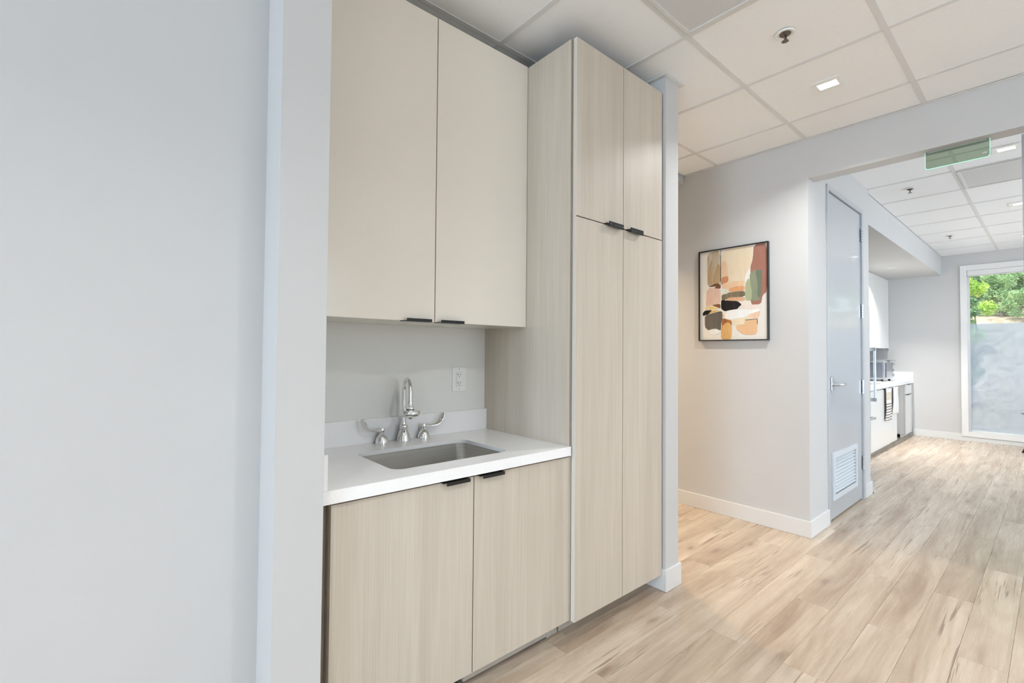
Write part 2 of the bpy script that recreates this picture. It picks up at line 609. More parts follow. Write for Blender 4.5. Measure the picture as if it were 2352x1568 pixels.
o['kind'] = 'stuff'

# ---- ceilings
def ceiling(name, x0, x1, y0, y1, z, gx, gy, skip=(), holes=()):
    """slab above, tiles and runners as parts; gx, gy are runner centre lines"""
    slab = box(name, x0, x1, y0, y1, z + 0.10, z + 0.22, 'plenum')
    tag(slab, kind='structure')
    gx = [x0] + [g for g in gx if x0 + 0.02 < g < x1 - 0.02] + [x1]
    gy = [y0] + [g for g in gy if y0 + 0.02 < g < y1 - 0.02] + [y1]
    for i in range(len(gx) - 1):
        for j in range(len(gy) - 1):
            cx, cy = (gx[i] + gx[i + 1]) / 2, (gy[j] + gy[j + 1]) / 2
            if any(abs(cx - sx) < 0.2 and abs(cy - sy) < 0.2 for sx, sy in skip):
                continue
            box('ceiling_tile', gx[i] + 0.004, gx[i + 1] - 0.004, gy[j] + 0.004, gy[j + 1] - 0.004, z + 0.003, z + 0.018, 'ceiling_tile', slab)
    w = 0.0115
    for g in gx[1:-1]:
        box('grid_runner', g - w, g + w, y0, y1, z, z + 0.0028, 'grid_metal', slab)
    for g in gy[1:-1]:
        box('grid_cross_runner', x0, x1, g - w, g + w, z + 0.0002, z + 0.0028, 'grid_metal', slab)
    return slab
GX = [1.375 + 0.6133 * k for k in range(-12, 4)]
GY = [1.094 + 0.61 * k for k in range(-7, 3)]
VENT1 = (1.375 + 0.6133 / 2, 1.094 - 0.305)
ceil_main = ceiling('ceiling', -6.0, XW, -3.2, 1.99, ZC, GX, GY, skip=[VENT1])
KX = [5.10 + 0.61 * k for k in range(-2, 7)]
KY = [0.525 + 0.61 * k for k in range(-6, 2)]
VENT2 = (5.405, 0.22)
ceil_kitchen = ceiling('ceiling', 3.68, XK, -3.2, 1.115, ZK, KX, KY, skip=[VENT2])
# lowered corridor ceiling with its bulkhead
tag(box('ceiling', 2.30, XW, 1.99, 3.6, 2.613, ZC + 0.22, 'wall_paint'), kind='structure')
# wall angle round the partition head
o = boxes('trim_1', [(2.172, 2.325, 1.303, 1.3245, ZC - 0.003, ZC + 0.001), (2.160, 2.1715, 1.303, 1.50, ZC - 0.003, ZC + 0.001), (2.3255, 2.345, 1.303, 1.5, ZC - 0.003, ZC + 0.001)], 'grid_metal')
tag(o, kind='structure')
# shadow angle along the picture wall
o = box('trim_2', XW - 0.018, XW - 0.0005, -3.19, 1.98, ZC - 0.0025, ZC - 0.0002, 'grid_metal')
tag(o, kind='structure')

# ---- walls
def wall(name, bl, mat='wall_paint'):
    return tag(boxes(name, bl, mat), kind='structure')
BIGY = 1.472
wall('wall_left', [(-6.0, 0.332, BIGY, BIGY + 0.12, 0, ZC + 0.1), (0.332, XA, YS, 2.08, 0, ZC + 0.1)])
wall('wall_back', [(XA, 2.19, YB, YB + 0.12, 0, ZC + 0.1)], 'alcove_paint')
wall('wall_partition', [(2.19, 2.312, YS, 3.6, 0, ZC + 0.1)])
wall('wall_corridor', [(2.312, XW, 3.6, 3.72, 0, ZC)])
# picture wall with the opening to the kitchen: pier, header, and the piece right of the opening
wall('wall_right', [(XW, XW + 0.115, YD + 0.12, 3.72, 0, ZC + 0.1), (XW, XW + 0.115, 0.10, YD + 0.12, 2.407, ZC + 0.1), (XW, XW + 0.115, -3.2, -0.30, 0, ZC + 0.1), (XW, XW + 0.115, -0.30, 0.10, 2.407, ZC + 0.1)])
# wall with the steel door (faces the hall), then the recess of the kitchen
wall('wall_door', [(XW, 3.945, YD, YD + 0.12, 0, 2.407), (XW + 0.1155, 3.945, YD, YD + 0.12, 2.407, ZK + 0.1), (3.945, 4.9, YD, YD + 0.12, 2.455, ZK + 0.1), (4.9, 5.113, YD, YD + 0.12, 0, ZK + 0.1)])
wall('wall_recess', [(5.113 - 0.11, 5.113, YD + 0.1205, 2.07, 0, 2.41), (5.0, XK, 2.07, 2.19, 0, ZK + 0.1)])
wall('wall_soffit', [(5.1135, XK, YD + 0.028, 2.07, 2.41, ZK + 0.1)])
YW0, YW1 = 0.845, -1.20       # window opening in the far wall
ZW0, ZW1 = 0.135, 2.445
wall('wall_far', [(XK, XK + 0.16, YW0, 2.2, 0, ZK + 0.1), (XK, XK + 0.16, -3.2, YW1, 0, ZK + 0.1), (XK, XK + 0.16, YW1, YW0, 0, ZW0), (XK, XK + 0.16, YW1, YW0, ZW1, ZK + 0.1)])
# walls behind the camera, with their windows
wall('wall_rear', [(-6.12, 0.5, -3.32, -3.2, 0, ZC + 0.1), (2.5, 4.3, -3.32, -3.2, 0, ZC + 0.1), (9.0, XK + .16, -3.32, -3.2, 0, ZC + 0.1), (0.5, 2.5, -3.32, -3.2, 0, 0.35), (0.5, 2.5, -3.32, -3.2, 2.5, ZC + 0.1), (4.3, 9.0, -3.32, -3.2, 0, 0.25), (4.3, 9.0, -3.32, -3.2, 2.5, ZC + 0.1)])
wall('wall_side', [(-6.12, -6.0, -3.2, -2.5, 0, ZC + 0.1), (-6.12, -6.0, 0.5, 1.6, 0, ZC + 0.1), (-6.12, -6.0, -2.5, 0.5, 0, 0.35), (-6.12, -6.0, -2.5, 0.5, 2.45, ZC + 0.1)])
# grey steel jamb at the right end of the opening
tag(box('trim_3', 3.690, 3.75, -0.30, 0.113, 0, 2.407, 'jamb_grey'), kind='structure')

# ---- baseboards
def base(name, bl):
    return tag(boxes(name, bl, 'trim_paint', bevel=0.0022), kind='structure')
bt = 0.013
base('baseboard_left', [(-6.0, 0.332 - bt, BIGY - bt, BIGY, 0.0005, BBH), (0.332 - bt, 0.332, YS - bt, BIGY, 0.0005, BBH), (0.332, XA, YS - bt, YS, 0.0005, BBH)])
base('baseboard_partition', [(2.19 - bt, 2.312 + bt, YS - bt, YS, 0.0005, BBH), (2.19 - bt, 2.19, YS, 1.434, 0.0005, BBH), (2.312, 2.312 + bt, YS, 3.6, 0.0005, BBH)])
base('baseboard_right', [(XW - bt, XW, YD - bt, 3.6, 0.0005, BBH), (XW, 3.937, YD - bt, YD, 0.0005, BBH), (4.905, 5.113 + bt, YD - bt, YD, 0.0005, BBH), (5.113, 5.113 + bt, YD, 1.28, 0.0005, BBH)])
base('baseboard_far', [(XK - bt, XK, -3.2, 1.455, 0.0005, BBH - 0.01), (8.36, 8.92, 2.07 - bt, 2.07, 0.0005, BBH - 0.01)])

# ---- steel door in its frame
door = empty('door_1', (4.42, YD, 0), kind='structure')
FR = 'door_steel'
boxes('door_frame', [(3.937, 3.972, YD - 0.010, YD + 0.13, 0, 2.462), (4.858, 4.905, YD - 0.010, YD + 0.13, 0, 2.462), (3.972, 4.858, YD - 0.010, YD + 0.13, 2.424, 2.462)], FR, door, bevel=0.0015)
leaf = boxes('door_leaf', [(3.976, 4.852, YD + 0.004, YD + 0.048, 0.475, 2.418), (3.976, 4.070, YD + 0.004, YD + 0.048, 0.012, 0.475), (4.645, 4.852, YD + 0.004, YD + 0.048, 0.012, 0.475), (4.070, 4.645, YD + 0.004, YD + 0.048, 0.012, 0.165)], FR, door)
box('door_core', 4.07, 4.645, YD + 0.040, YD + 0.047, 0.165, 0.475, 'louver_steel', door)
for hz in (2.238, 1.59, 0.948, 0.31):
    h_ = lathe('hinge', (4.856, YD - 0.008, hz - 0.057), [(0.0075, 0), (0.0075, 0.114)], 'satin_nickel', door, seg=12)
    boxes('hinge_leaf', [(4.822, 4.853, YD + 0.001, YD + 0.0045, hz - 0.055, hz + 0.055), (4.859, 4.868, YD - 0.0125, YD - 0.0095, hz - 0.055, hz + 0.055)], 'satin_nickel', h_)
    for k in range(1, 5):
        lathe('knuckle_gap', (4.856, YD - 0.008, hz - 0.057 + 0.0228 * k - 0.001), [(0.0079, 0), (0.0079, 0.002)], 'slot_dark', h_, seg=12)
# lever set
lev = box('lever_rose', 4.003, 4.068, YD - 0.012, YD + 0.0045, 0.955, 1.052, 'satin_nickel', door, bevel=0.003)
lathe('lever_neck', (4.035, YD - 0.055, 1.0), [(0.013, 0), (0.014, 0.043)], 'satin_nickel', lev, seg=18, axis='Y')
tube('lever_handle', [(4.030, YD - 0.050, 1.0), (4.045, YD - 0.060, 1.0), (4.08, YD - 0.062, 0.999), (4.150, YD - 0.060, 0.997), (4.160, YD - 0.050, 0.997)], 0.0095, 'satin_nickel', lev, seg=14)
# louvered grille
gr = boxes('louver_frame', [(4.050, 4.670, YD - 0.010, YD + 0.004, 0.455, 0.492), (4.050, 4.670, YD - 0.010, YD + 0.004, 0.148, 0.185), (4.050, 4.087, YD - 0.010, YD + 0.004, 0.185, 0.455), (4.633, 4.670, YD - 0.010, YD + 0.004, 0.185, 0.455)], 'louver_steel', door, bevel=0.0012)
NS = 10
for k in range(NS):
    z = 0.195 + (0.455 - 0.195) * k / NS
    bm = bmesh.new()
    pts = [(-0.004, z + 0.003), (0.016, z + 0.026), (0.034, z + 0.003), (0.034, z - 0.001), (0.016, z + 0.021), (-0.004, z - 0.001)]
    a = [bm.verts.new((4.087, YD + y, zz)) for y, zz in pts]
    c_ = [bm.verts.new((4.633, YD + y, zz)) for y, zz in pts]
    for i in range(6):
        bm.faces.new((a[i], a[(i + 1) % 6], c_[(i + 1) % 6], c_[i]))
    bm.faces.new(a); bm.faces.new(c_)
    from_bm('louver', bm, 'louver_steel', gr)

# ---- far window
win = empty('window_1', (XK, (YW0 + YW1) / 2, ZW0), kind='structure')
fx0, fx1 = XK - 0.022, XK + 0.02
boxes('window_casing', [(fx0, XK, YW0 - 0.003, YW0 + 0.068, ZW0 - 0.070, ZW1 + 0.075), (fx0, XK, YW1 - 0.068, YW1 + 0.003, ZW0 - 0.070, ZW1 + 0.075), (fx0, XK, YW1 + 0.003, YW0 - 0.003, ZW1 - 0.003, ZW1 + 0.075), (fx0, XK, YW1 + 0.003, YW0 - 0.003, ZW0 - 0.070, ZW0 + 0.003)], 'window_frame', win, bevel=0.003)
boxes('window_sash', [(XK + 0.05, XK + 0.10, YW0 - 0.024, YW0, ZW0, ZW1), (XK + 0.05, XK + 0.10, YW1, YW1 + 0.024, ZW0, ZW1), (XK + 0.05, XK + 0.10, YW1 + 0.0245, YW0 - 0.0245, ZW1 - 0.03, ZW1), (XK + 0.05, XK + 0.10, YW1 + 0.0245, YW0 - 0.0245, ZW0, ZW0 + 0.022)], 'window_frame', win)
ZF = 1.678
box('glass_pane', XK + 0.072, XK + 0.078, YW1 + 0.024, YW0 - 0.024, ZW0 + 0.022, ZW1 - 0.03, 'window_glass', win)
box('frosted_film', XK + 0.069, XK + 0.0705, YW1 + 0.024, YW0 - 0.024, ZW0 + 0.022, ZF, 'frosted_film', win)
rb = empty('roller_blind', (XK + 0.03, (YW0 + YW1) / 2, 2.375), 'rolled-up white blind cassette at the top of the far window', 'blind')
box('cassette', XK - 0.004, XK + 0.060, YW1 + 0.006, YW0 - 0.006, 2.372, ZW1 - 0.004, 'window_frame', rb, bevel=0.004)
box('bottom_rail', XK + 0.020, XK + 0.034, YW1 + 0.02, YW0 - 0.02, 2.360, 2.371, 'grid_metal', rb)

# ---- frames of the windows behind the camera
def rear_window(name, x0, x1, y, z0, z1, n):
    w_ = empty(name, ((x0 + x1) / 2, y, z0), kind='structure')
    bl = [(x0, x1, y - 0.03, y + 0.03, z0, z0 + 0.05), (x0, x1, y - 0.03, y + 0.03, z1 - 0.05, z1)]
    for k in range(n + 1):
        xx = x0 + (x1 - x0) * k / n
        bl.append((xx - 0.025, xx + 0.025, y - 0.03, y + 0.03, z0 + 0.05, z1 - 0.05))
    boxes('window_frame', bl, 'window_frame', w_)
rear_window('window_2', 0.5, 2.5, -3.26, 0.35, 2.5, 2)
rear_window('window_3', 4.3, 9.0, -3.26, 0.25, 2.5, 4)
w_ = empty('window_4', (-6.06, -1.0, 0.35), kind='structure')
boxes('window_frame', [(-6.09, -6.03, -2.5, 0.5, 0.35, 0.40), (-6.09, -6.03, -2.5, 0.5, 2.40, 2.45)] + [(-6.09, -6.03, y - 0.025, y + 0.025, 0.40, 2.40) for y in (-2.475, -1.0, 0.475)], 'window_frame', w_)

# ================================================================== ALCOVE UNITS
LAM = 'greige_laminate'
def pull(name, door_o, x0, x1, y, z, up):
    """black edge pull: tab over the door edge with a lip in front"""
    bm = bmesh.new()
    s = 1 if up else -1
    add_box(bm, x0, x1, y - 0.016, y + 0.016, z - 0.0012, z + 0.0012)
    add_box(bm, x0 + 0.012, x1, y - 0.020, y - 0.0155, min(z - s * 0.0012, z + s * 0.0105), max(z - s * 0.0012, z + s * 0.0105), 0.0008)
    return from_bm(name, bm, 'black_metal', door_o)

# ---- tall pantry cabinet
YF = 1.336
YBD_ = 1.365
tall = empty('tall_cabinet', (1.83, 1.64, 0.0), 'tall greige wood-grain pantry cabinet with four doors beside the white partition end', 'cabinet')
X0, X1, X2 = 1.5045, 1.839, 2.1735
boxes('side_panel', [(XS, XS + 0.0085, YF + 0.0255, YB - 0.001, 0.7806, 2.578), (XS + 0.0005, XS + 0.0085, YBD_ + 0.022, YB - 0.001, 0.081, 0.7806), (XS + 0.0005, XS + 0.0085, 1.436, YB - 0.001, 0.0005, 0.081)], LAM, tall)
box('carcass_side', XS + 0.0088, XS + 0.0192, YF + 0.0255, YB - 0.001, 0.0835, 2.578, LAM, tall)
box('side_panel', X2 - 0.019, X2, YF + 0.0225, YB - 0.001, 0.0835, 2.578, LAM, tall)
boxes('carcass', [(XS + 0.0195, X2 - 0.0195, YF + 0.03, YB - 0.002, 0.0835, 0.10), (XS + 0.0195, X2 - 0.0195, YF + 0.03, YB - 0.002, 2.56, 2.577), (XS + 0.0195, X2 - 0.0195, YB - 0.012, YB - 0.002, 0.1005, 2.5595), (XS + 0.0195, X2 - 0.0195, YF + 0.03, YB - 0.014, 1.795, 1.812)], 'carcass_brown', tall)
box('gap_shade_strip', XS + 0.0012, XS + 0.0192, YF + 0.0212, YF + 0.0252, 0.785, 2.577, 'carcass_brown', tall)  # dark strip put in to paint the shade of the door gap
box('toe_kick', XS + 0.0195, X2, 1.436, 1.450, 0.0005, 0.083, 'toe_kick', tall)
ZS = 1.8036
g = 0.0021
tb = []
for xa, xb in ((X0, X1), (X1, X2)):
    for za, zb_ in ((0.0835, ZS - 0.0025), (ZS + 0.0025, 2.581)):
        tb.append(box('door', xa + g, xb - g, YF, YF + 0.0205, za, zb_, LAM, tall, bevel=0.0009))
box('lit_edge_strip', X0 + 0.0008, X0 + g - 0.0001, YF + 0.0004, YF + 0.020, 0.084, 2.5805, 'lit_edge_band', tall)
pull('handle', tb[0], 1.698, 1.817, YF, ZS - 0.0025 + 0.0012, False)
pull('handle', tb[1], 1.698, 1.817, YF, ZS + 0.0025 - 0.0010, True)
pull('handle', tb[2], 1.862, 1.977, YF, ZS - 0.0025 + 0.0012, False)
pull('handle', tb[3], 1.862, 1.977, YF, ZS + 0.0025 - 0.0010, True)
# filler between cabinet and partition
box('filler', X2 + 0.0005, 2.1895, YF + 0.012, YF + 0.026, 0.0835, 2.578, 'carcass_brown', tall)

# ---- upper cabinet
YU, ZU = 1.6373, 1.3353
XUM = 0.9957
upc = empty('wall_cabinet', (0.98, 1.80, ZU), 'glossy cream two-door wall cabinet hanging over the small sink', 'cabinet')
boxes('carcass', [(XA + 0.001, XA + 0.018, YU + 0.021, YB - 0.001, ZU, 2.579), (XS - 0.018, XS - 0.001, YU + 0.021, YB - 0.001, ZU, 2.579), (XA + 0.018, XS - 0.018, YU + 0.021, YB - 0.001, ZU, ZU + 0.018), (XA + 0.018, XS - 0.018, YU + 0.021, YB - 0.001, 2.561, 2.579), (XA + 0.018, XS - 0.018, YB - 0.012, YB - 0.001, ZU + 0.018, 2.561)], 'cream_gloss', upc)
ud1 = box('door', XA + 0.002, XUM - g, YU, YU + 0.020, ZU, 2.581, 'cream_gloss', upc, bevel=0.0009)
ud2 = box('door', XUM + g, XS - 0.0022, YU, YU + 0.020, ZU, 2.581, 'cream_gloss', upc, bevel=0.0009)
pull('handle', ud1, 0.851, 0.972, YU, ZU - 0.0012, True)
pull('handle', ud2, 1.004, 1.128, YU, ZU - 0.0012, True)

# ---- base cabinet
YBD = 1.365
XBM = 1.0005
bas = empty('base_cabinet', (0.98, 1.65, 0.0), 'low greige wood-grain two-door cabinet under the white sink counter', 'cabinet')
boxes('carcass', [(XA + 0.001, 0.491, YBD + 0.030, YBD + 0.048, 0.081, 0.779), (0.491, 0.509, YBD + 0.0215, YB - 0.001, 0.081, 0.779), (XS - 0.020, XS - 0.002, YBD + 0.0215, YB - 0.001, 0.081, 0.779), (0.509, XS - 0.020, YBD + 0.0215, YB - 0.001, 0.081, 0.098), (0.509, XS - 0.020, YB - 0.012, YB - 0.001, 0.098, 0.779), (0.509, XS - 0.020, YBD + 0.0215, YBD + 0.040, 0.70, 0.779)], 'carcass_brown', bas)
ZBT = 0.7715
bd1 = box('door', 0.494, XBM - g, YBD, YBD + 0.0205, 0.0810, ZBT, LAM, bas, bevel=0.0009)
bd2 = box('door', XBM + g, 1.5030, YBD, YBD + 0.0205, 0.0810, ZBT, LAM, bas, bevel=0.0009)
boxes('toe_kick', [(1.012, 1.462, 1.436, 1.450, 0.006, 0.0805), (1.440, 1.4645, 1.434, 1.4358, 0.0005, 0.0805)], 'toe_kick', bas)
box('toe_kick', 0.50, 0.998, 1.450, 1.462, 0.0005, 0.0805, 'black_plastic', bas)
box('toe_joint', 1.4652, XS - 0.0005, 1.436, 1.450, 0.0005, 0.0805, 'toe_kick', bas)
pull('handle', bd1, 0.863, 0.971, YBD, ZBT + 0.0012, False)
pull('handle', bd2, 1.017, 1.128, YBD, ZBT + 0.0012, False)

# ---- quartz countertop with cut-out
CT, CB = 0.819, 0.7804
YC, YSP = 1.349, 1.9368
ctop = empty('countertop', (0.98, 1.65, CB), 'white quartz countertop with low backsplash in the alcove', 'countertop')
bm = bmesh.new()
outer = [(XA + 0.0005, YC), (XS - 0.0006, YC), (XS - 0.0006, YB - 0.0005), (XA + 0.0005, YB - 0.0005)]
SX0, SX1, SY0, SY1 = 0.731, 1.236, 1.446, 1.777
inner = rrect(SX0, SX1, SY0, SY1, 0.042)
CS = 0.8045
for z in (CT, CS):
    lo = [bm.verts.new((x, y, z)) for x, y in outer]
    li = [bm.verts.new((x, y, z)) for x, y in inner]
    eo = [bm.edges.new((lo[i], lo[(i + 1) % 4])) for i in range(4)]
    ei = [bm.edges.new((li[i], li[(i + 1) % len(li)])) for i in range(len(li))]
    bmesh.ops.triangle_fill(bm, edges=eo + ei, use_beauty=True)
    if z == CT: to, ti = lo, li
for i in range(4):
    bm.faces.new((to[i], to[(i + 1) % 4], lo[(i + 1) % 4], lo[i]))
for i in range(len(ti)):
    bm.faces.new((ti[i], ti[(i + 1) % len(ti)], li[(i + 1) % len(li)], li[i]))
from_bm('slab', bm, 'quartz', ctop)
box('front_apron', XA + 0.0005, XS - 0.0006, YC, YC + 0.022, CB, CS, 'quartz', ctop)
box('backsplash', XA + 0.0205, XS - 0.0006, YSP, YB - 0.0004, CT + 0.0002, 0.9229, 'quartz', ctop, bevel=0.0012)
box('side_splash', XA + 0.0006, XA + 0.020, YC + 0.001, YB - 0.0004, CT + 0.0002, 0.9215, 'quartz', ctop, bevel=0.0012)

# ---- undermount sink
snk = empty('sink', (0.983, 1.61, 0.60), 'brushed stainless undermount sink set in the white alcove counter', 'sink')
bm = bmesh.new()
def loop(pts, z): return [bm.verts.new((x, y, z)) for x, y in pts]
e = 0.003
levels = [(rrect(SX0 - 0.022, SX1 + 0.022, SY0 - 0.022, SY1 + 0.022, 0.06), CS - 0.0018), (rrect(SX0 - e, SX1 + e, SY0 - e, SY1 + e, 0.045), CS - 0.0018), (rrect(SX0 - e, SX1 + e, SY0 - e, SY1 + e, 0.045), CS - 0.008), (rrect(SX0 + 0.006, SX1 - 0.006, SY0 + 0.006, SY1 - 0.006, 0.045), 0.66), (rrect(SX0 + 0.012, SX1 - 0.012, SY0 + 0.012, SY1 - 0.012, 0.045), 0.64), (rrect(SX0 + 0.032, SX1 - 0.032, SY0 + 0.032, SY1 - 0.032, 0.04), 0.628), (rrect(SX0 + 0.20, SX1 - 0.20, SY0 + 0.12, SY1 - 0.12, 0.04), 0.623)]
lps = [loop(*l) for l in levels]
for a, c_ in zip(lps, lps[1:]):
    for i in range(len(a)):
        bm.faces.new((a[i], a[(i + 1) % len(a)], c_[(i + 1) % len(a)], c_[i]))
bm.faces.new(lps[-1])
bas_o = from_bm('basin', bm, 'brushed_steel', snk, smooth=50)
sm = bas_o.modifiers.new('thickness', 'SOLIDIFY'); sm.thickness = 0.0012; sm.offset = 1
lathe('drain', (0.983, 1.61, 0.6235), [(0.045, 0), (0.045, 0.002), (0.036, 0.003), (0.030, 0.0005), (0.010, 0.0005)], 'chrome', snk)
# stamped mark on the back wall of the bowl
boxes('stamp', [(0.895 + 0.011 * k, 0.895 + 0.011 * k + w, SY1 - 0.0052, SY1 - 0.0035, 0.722 + (k % 2) * 0.001, 0.729) for k, w in enumerate((0.003, 0.007, 0.008, 0.006, 0.008))], 'satin_nickel', snk)

# ---- gooseneck faucet with wing handles
fct = empty('faucet', (1.005, 1.905, CT), 'chrome gooseneck faucet with two wing handles behind the sink', 'faucet')
FX, FY = 1.005, 1.905
lathe('spout_base', (FX, FY, CT + 0.0002), [(0.030, 0), (0.030, 0.004), (0.0285, 0.008), (0.0275, 0.016), (0.024, 0.032), (0.0195, 0.044), (0.0165, 0.048), (0.016, 0.050)], 'chrome', fct, seg=40)
lathe('collar', (FX, FY, CT + 0.0505), [(0.0150, 0), (0.0175, 0.004), (0.0175, 0.016), (0.0150, 0.021), (0.0120, 0.024), (0.0118, 0.030)], 'chrome', fct, seg=28)
d_ = Vector((0.976 - FX, 1.795 - FY, 0))
reach = d_.length
d_.normalize()
pts = [(FX, FY, CT + 0.05), (FX, FY, 0.95), (FX, FY, 1.035)]
R_ = reach / 2
for k in range(1, 19):
    a = math.pi * k / 18
    pts.append((FX + d_.x * R_ * (1 - math.cos(a)), FY + d_.y * R_ * (1 - math.cos(a)), 1.035 + R_ * 1.05 * math.sin(a)))
tx, ty = 0.976, 1.795
pts += [(tx, ty, 1.02), (tx, ty, 0.99)]
tube('spout', pts, 0.0088, 'chrome', fct, seg=20)
lathe('ferrule', (tx, ty, 0.985), [(0.0100, 0), (0.0112, 0.004), (0.0112, 0.018), (0.0096, 0.022)], 'chrome', fct, seg=24)
nut = lathe('spray_nut', (tx, ty, 0.972), [(0.0170, 0), (0.0180, 0.002), (0.0180, 0.010), (0.0150, 0.012)], 'chrome', fct, seg=24)
lathe('nut_gasket', (tx, ty, 0.9695), [(0.0165, 0), (0.0165, 0.0025)], 'black_plastic', nut, seg=24)
lathe('spray_disc', (tx, ty, 0.944), [(0.018, -0.003), (0.030, -0.004), (0.039, -0.001), (0.0440, 0.007), (0.0440, 0.015), (0.040, 0.022), (0.030, 0.0250), (0.016, 0.0255)], 'chrome', fct, seg=40)
lathe('aerator', (tx, ty, 0.930), [(0.009, 0), (0.0095, 0.001), (0.0095, 0.0105)], 'chrome', fct, seg=20)
for s, hx in ((-1, 0.902), (1, 1.107)):
    hb = lathe('handle_dome', (hx, FY, CT + 0.0002), [(0.028, 0), (0.028, 0.006), (0.0265, 0.015), (0.022, 0.027), (0.0155, 0.036), (0.009, 0.040), (0.0075, 0.041), (0.0075, 0.047), (0.0110, 0.050), (0.0120, 0.062), (0.0105, 0.066), (0.004, 0.067)], 'chrome', fct, seg=36)
    z = CT + 0.0575
    cp = [(0.004, 0.0), (0.020, 0.0), (0.040, 0.000), (0.060, 0.004), (0.075, 0.013), (0.086, 0.026), (0.092, 0.041), (0.095, 0.054)]
    ws = [0.006, 0.006, 0.0075, 0.0105, 0.0135, 0.015, 0.0145, 0.009]
    ths = [0.005, 0.0046, 0.0036, 0.0028, 0.0024, 0.0022, 0.0022, 0.0018]
    # smooth subdivision of the blade curve
    P2, W2, T2 = [], [], []
    for i in range(len(cp) - 1):
        p0 = cp[max(i - 1, 0)]; p1 = cp[i]; p2 = cp[i + 1]; p3 = cp[min(i + 2, len(cp) - 1)]
        for t in (0, 0.25, 0.5, 0.75):
            q = [0.5 * ((2 * p1[j]) + (-p0[j] + p2[j]) * t + (2 * p0[j] - 5 * p1[j] + 4 * p2[j] - p3[j]) * t * t + (-p0[j] + 3 * p1[j] - 3 * p2[j] + p3[j]) * t ** 3) for j in (0, 1)]
            P2.append(q); W2.append(ws[i] + (ws[i + 1] - ws[i]) * t); T2.append(ths[i] + (ths[i + 1] - ths[i]) * t)
    P2.append(cp[-1]); W2.append(0.004); T2.append(0.0015)
    tube('wing_blade', [(hx + s * u, FY - 0.10 * u, z + v_) for u, v_ in P2], 0.005, 'chrome', fct, seg=16, flat=list(zip(W2, T2)), side0=(0, 0.82, 0.57 * s))

# ---- outlet
out = empty('power_outlet', (1.333, YB, 1.02), 'white outlet plate on the alcove wall above the backsplash', 'outlet')
ox0, ox1, oz0, oz1 = 1.293, 1.373, 1.0195, 1.1395
box('cover_plate', ox0, ox1, YB - 0.0055, YB - 0.0002, oz0, oz1, 'white_plastic', out, bevel=0.002)
rc = box('receptacle', 1.3160, 1.3500, YB - 0.0072, YB - 0.0056, 1.0455, 1.1135, 'white_plastic', out, bevel=0.0006)
boxes('device_gap', [(1.3150, 1.3510, YB - 0.00575, YB - 0.0055, 1.0445, 1.0455), (1.3150, 1.3510, YB - 0.00575, YB - 0.0055, 1.1135, 1.1145), (1.3146, 1.3160, YB - 0.00575, YB - 0.0055, 1.0445, 1.1145), (1.35, 1.3512, YB - 0.00575, YB - 0.0055, 1.0445, 1.1145)], 'slot_grey', out)
for zc in (1.0985, 1.0575):
    boxes('slot', [(1.3243, 1.3265, YB - 0.0076, YB - 0.0071, zc, zc + 0.009), (1.3200, 1.3243, YB - 0.0076, YB - 0.0071, zc + 0.0037, zc + 0.0055), (1.3370, 1.3392, YB - 0.0076, YB - 0.0071, zc + 0.0005, zc + 0.0085)], 'slot_dark', rc)
    lathe('ground_hole', (1.3318, YB - 0.0076, zc - 0.0065), [(0.0022, 0), (0.0022, 0.0005)], 'slot_dark', rc, seg=12, axis='Y')
boxes('test_button', [(1.3265, 1.3385, YB - 0.0078, YB - 0.0071, 1.0815, 1.0850), (1.3265, 1.3385, YB - 0.0078, YB - 0.0071, 1.0745, 1.0780)], 'white_plastic', rc)
for zc in (1.1285, 1.0315):
    lathe('screw', (1.333, YB - 0.0061, zc), [(0.0024, 0), (0.0026, 0.0006)], 'slot_grey', out, seg=12, axis='Y')

# ================================================================== PICTURE
PY0, PY1, PZ0, PZ1 = 1.331, 1.849, 1.317, 2.022
pic = empty('framed_picture', (XW, 1.59, PZ0), 'abstract print in earth tones with thin black frame on the pale wall', 'picture')
fw, PX = 0.0075, 3.531
boxes('frame', [(PX, XW - 0.001, PY0, PY0 + fw, PZ0, PZ1), (PX, XW - 0.001, PY1 - fw, PY1, PZ0, PZ1), (PX, XW - 0.001, PY0 + fw, PY1 - fw, PZ0, PZ0 + fw), (PX, XW - 0.001, PY0 + fw, PY1 - fw, PZ1 - fw, PZ1)], 'frame_black', pic, bevel=0.0008)
# outlines traced on a 1359 x 1568 enlargement; corners of the canvas there:
Q = [(235, 312), (1060, 178), (1076, 1352), (246, 1372)]
def homography(q):
    (x0, y0), (x1, y1), (x2, y2), (x3, y3) = q
    dx1, dx2, sx = x1 - x2, x3 - x2, x0 - x1 + x2 - x3
    dy1, dy2, sy = y1 - y2, y3 - y2, y0 - y1 + y2 - y3
    den = dx1 * dy2 - dx2 * dy1
    g_ = (sx * dy2 - dx2 * sy) / den
    h_ = (dx1 * sy - sx * dy1) / den
    return Matrix(((x1 - x0 + g_ * x1, x3 - x0 + h_ * x3, x0), (y1 - y0 + g_ * y1, y3 - y0 + h_ * y3, y0), (g_, h_, 1))).inverted()
HM = homography(Q)
def uv(p):
    r = HM @ Vector((p[0], p[1], 1))
    return r.x / r.z, r.y / r.z
cy0, cy1, cz0, cz1 = PY0 + fw, PY1 - fw, PZ0 + fw, PZ1 - fw
PIG = {}
def pigment(c, c2=None):
    key = 'pigment_%d' % len(PIG)
    c2 = c2 or [x * 0.9 for x in c]
    m, nt, b = new_mat(key)
    v = mapped(nt, (30, 18, 5))
    n = noise(nt, v, 1, 3, 0.6, 0.8)
    r = ramp(nt, n.outputs['Fac'], [(0.3, c2), (0.7, c)])
    nt.links.new(r.outputs['Color'], b.inputs['Base Color'])
    setp(b, Roughness=0.75, Specular_IOR_Level=0.15)
    M[key] = m
    PIG[key] = 1
    return key
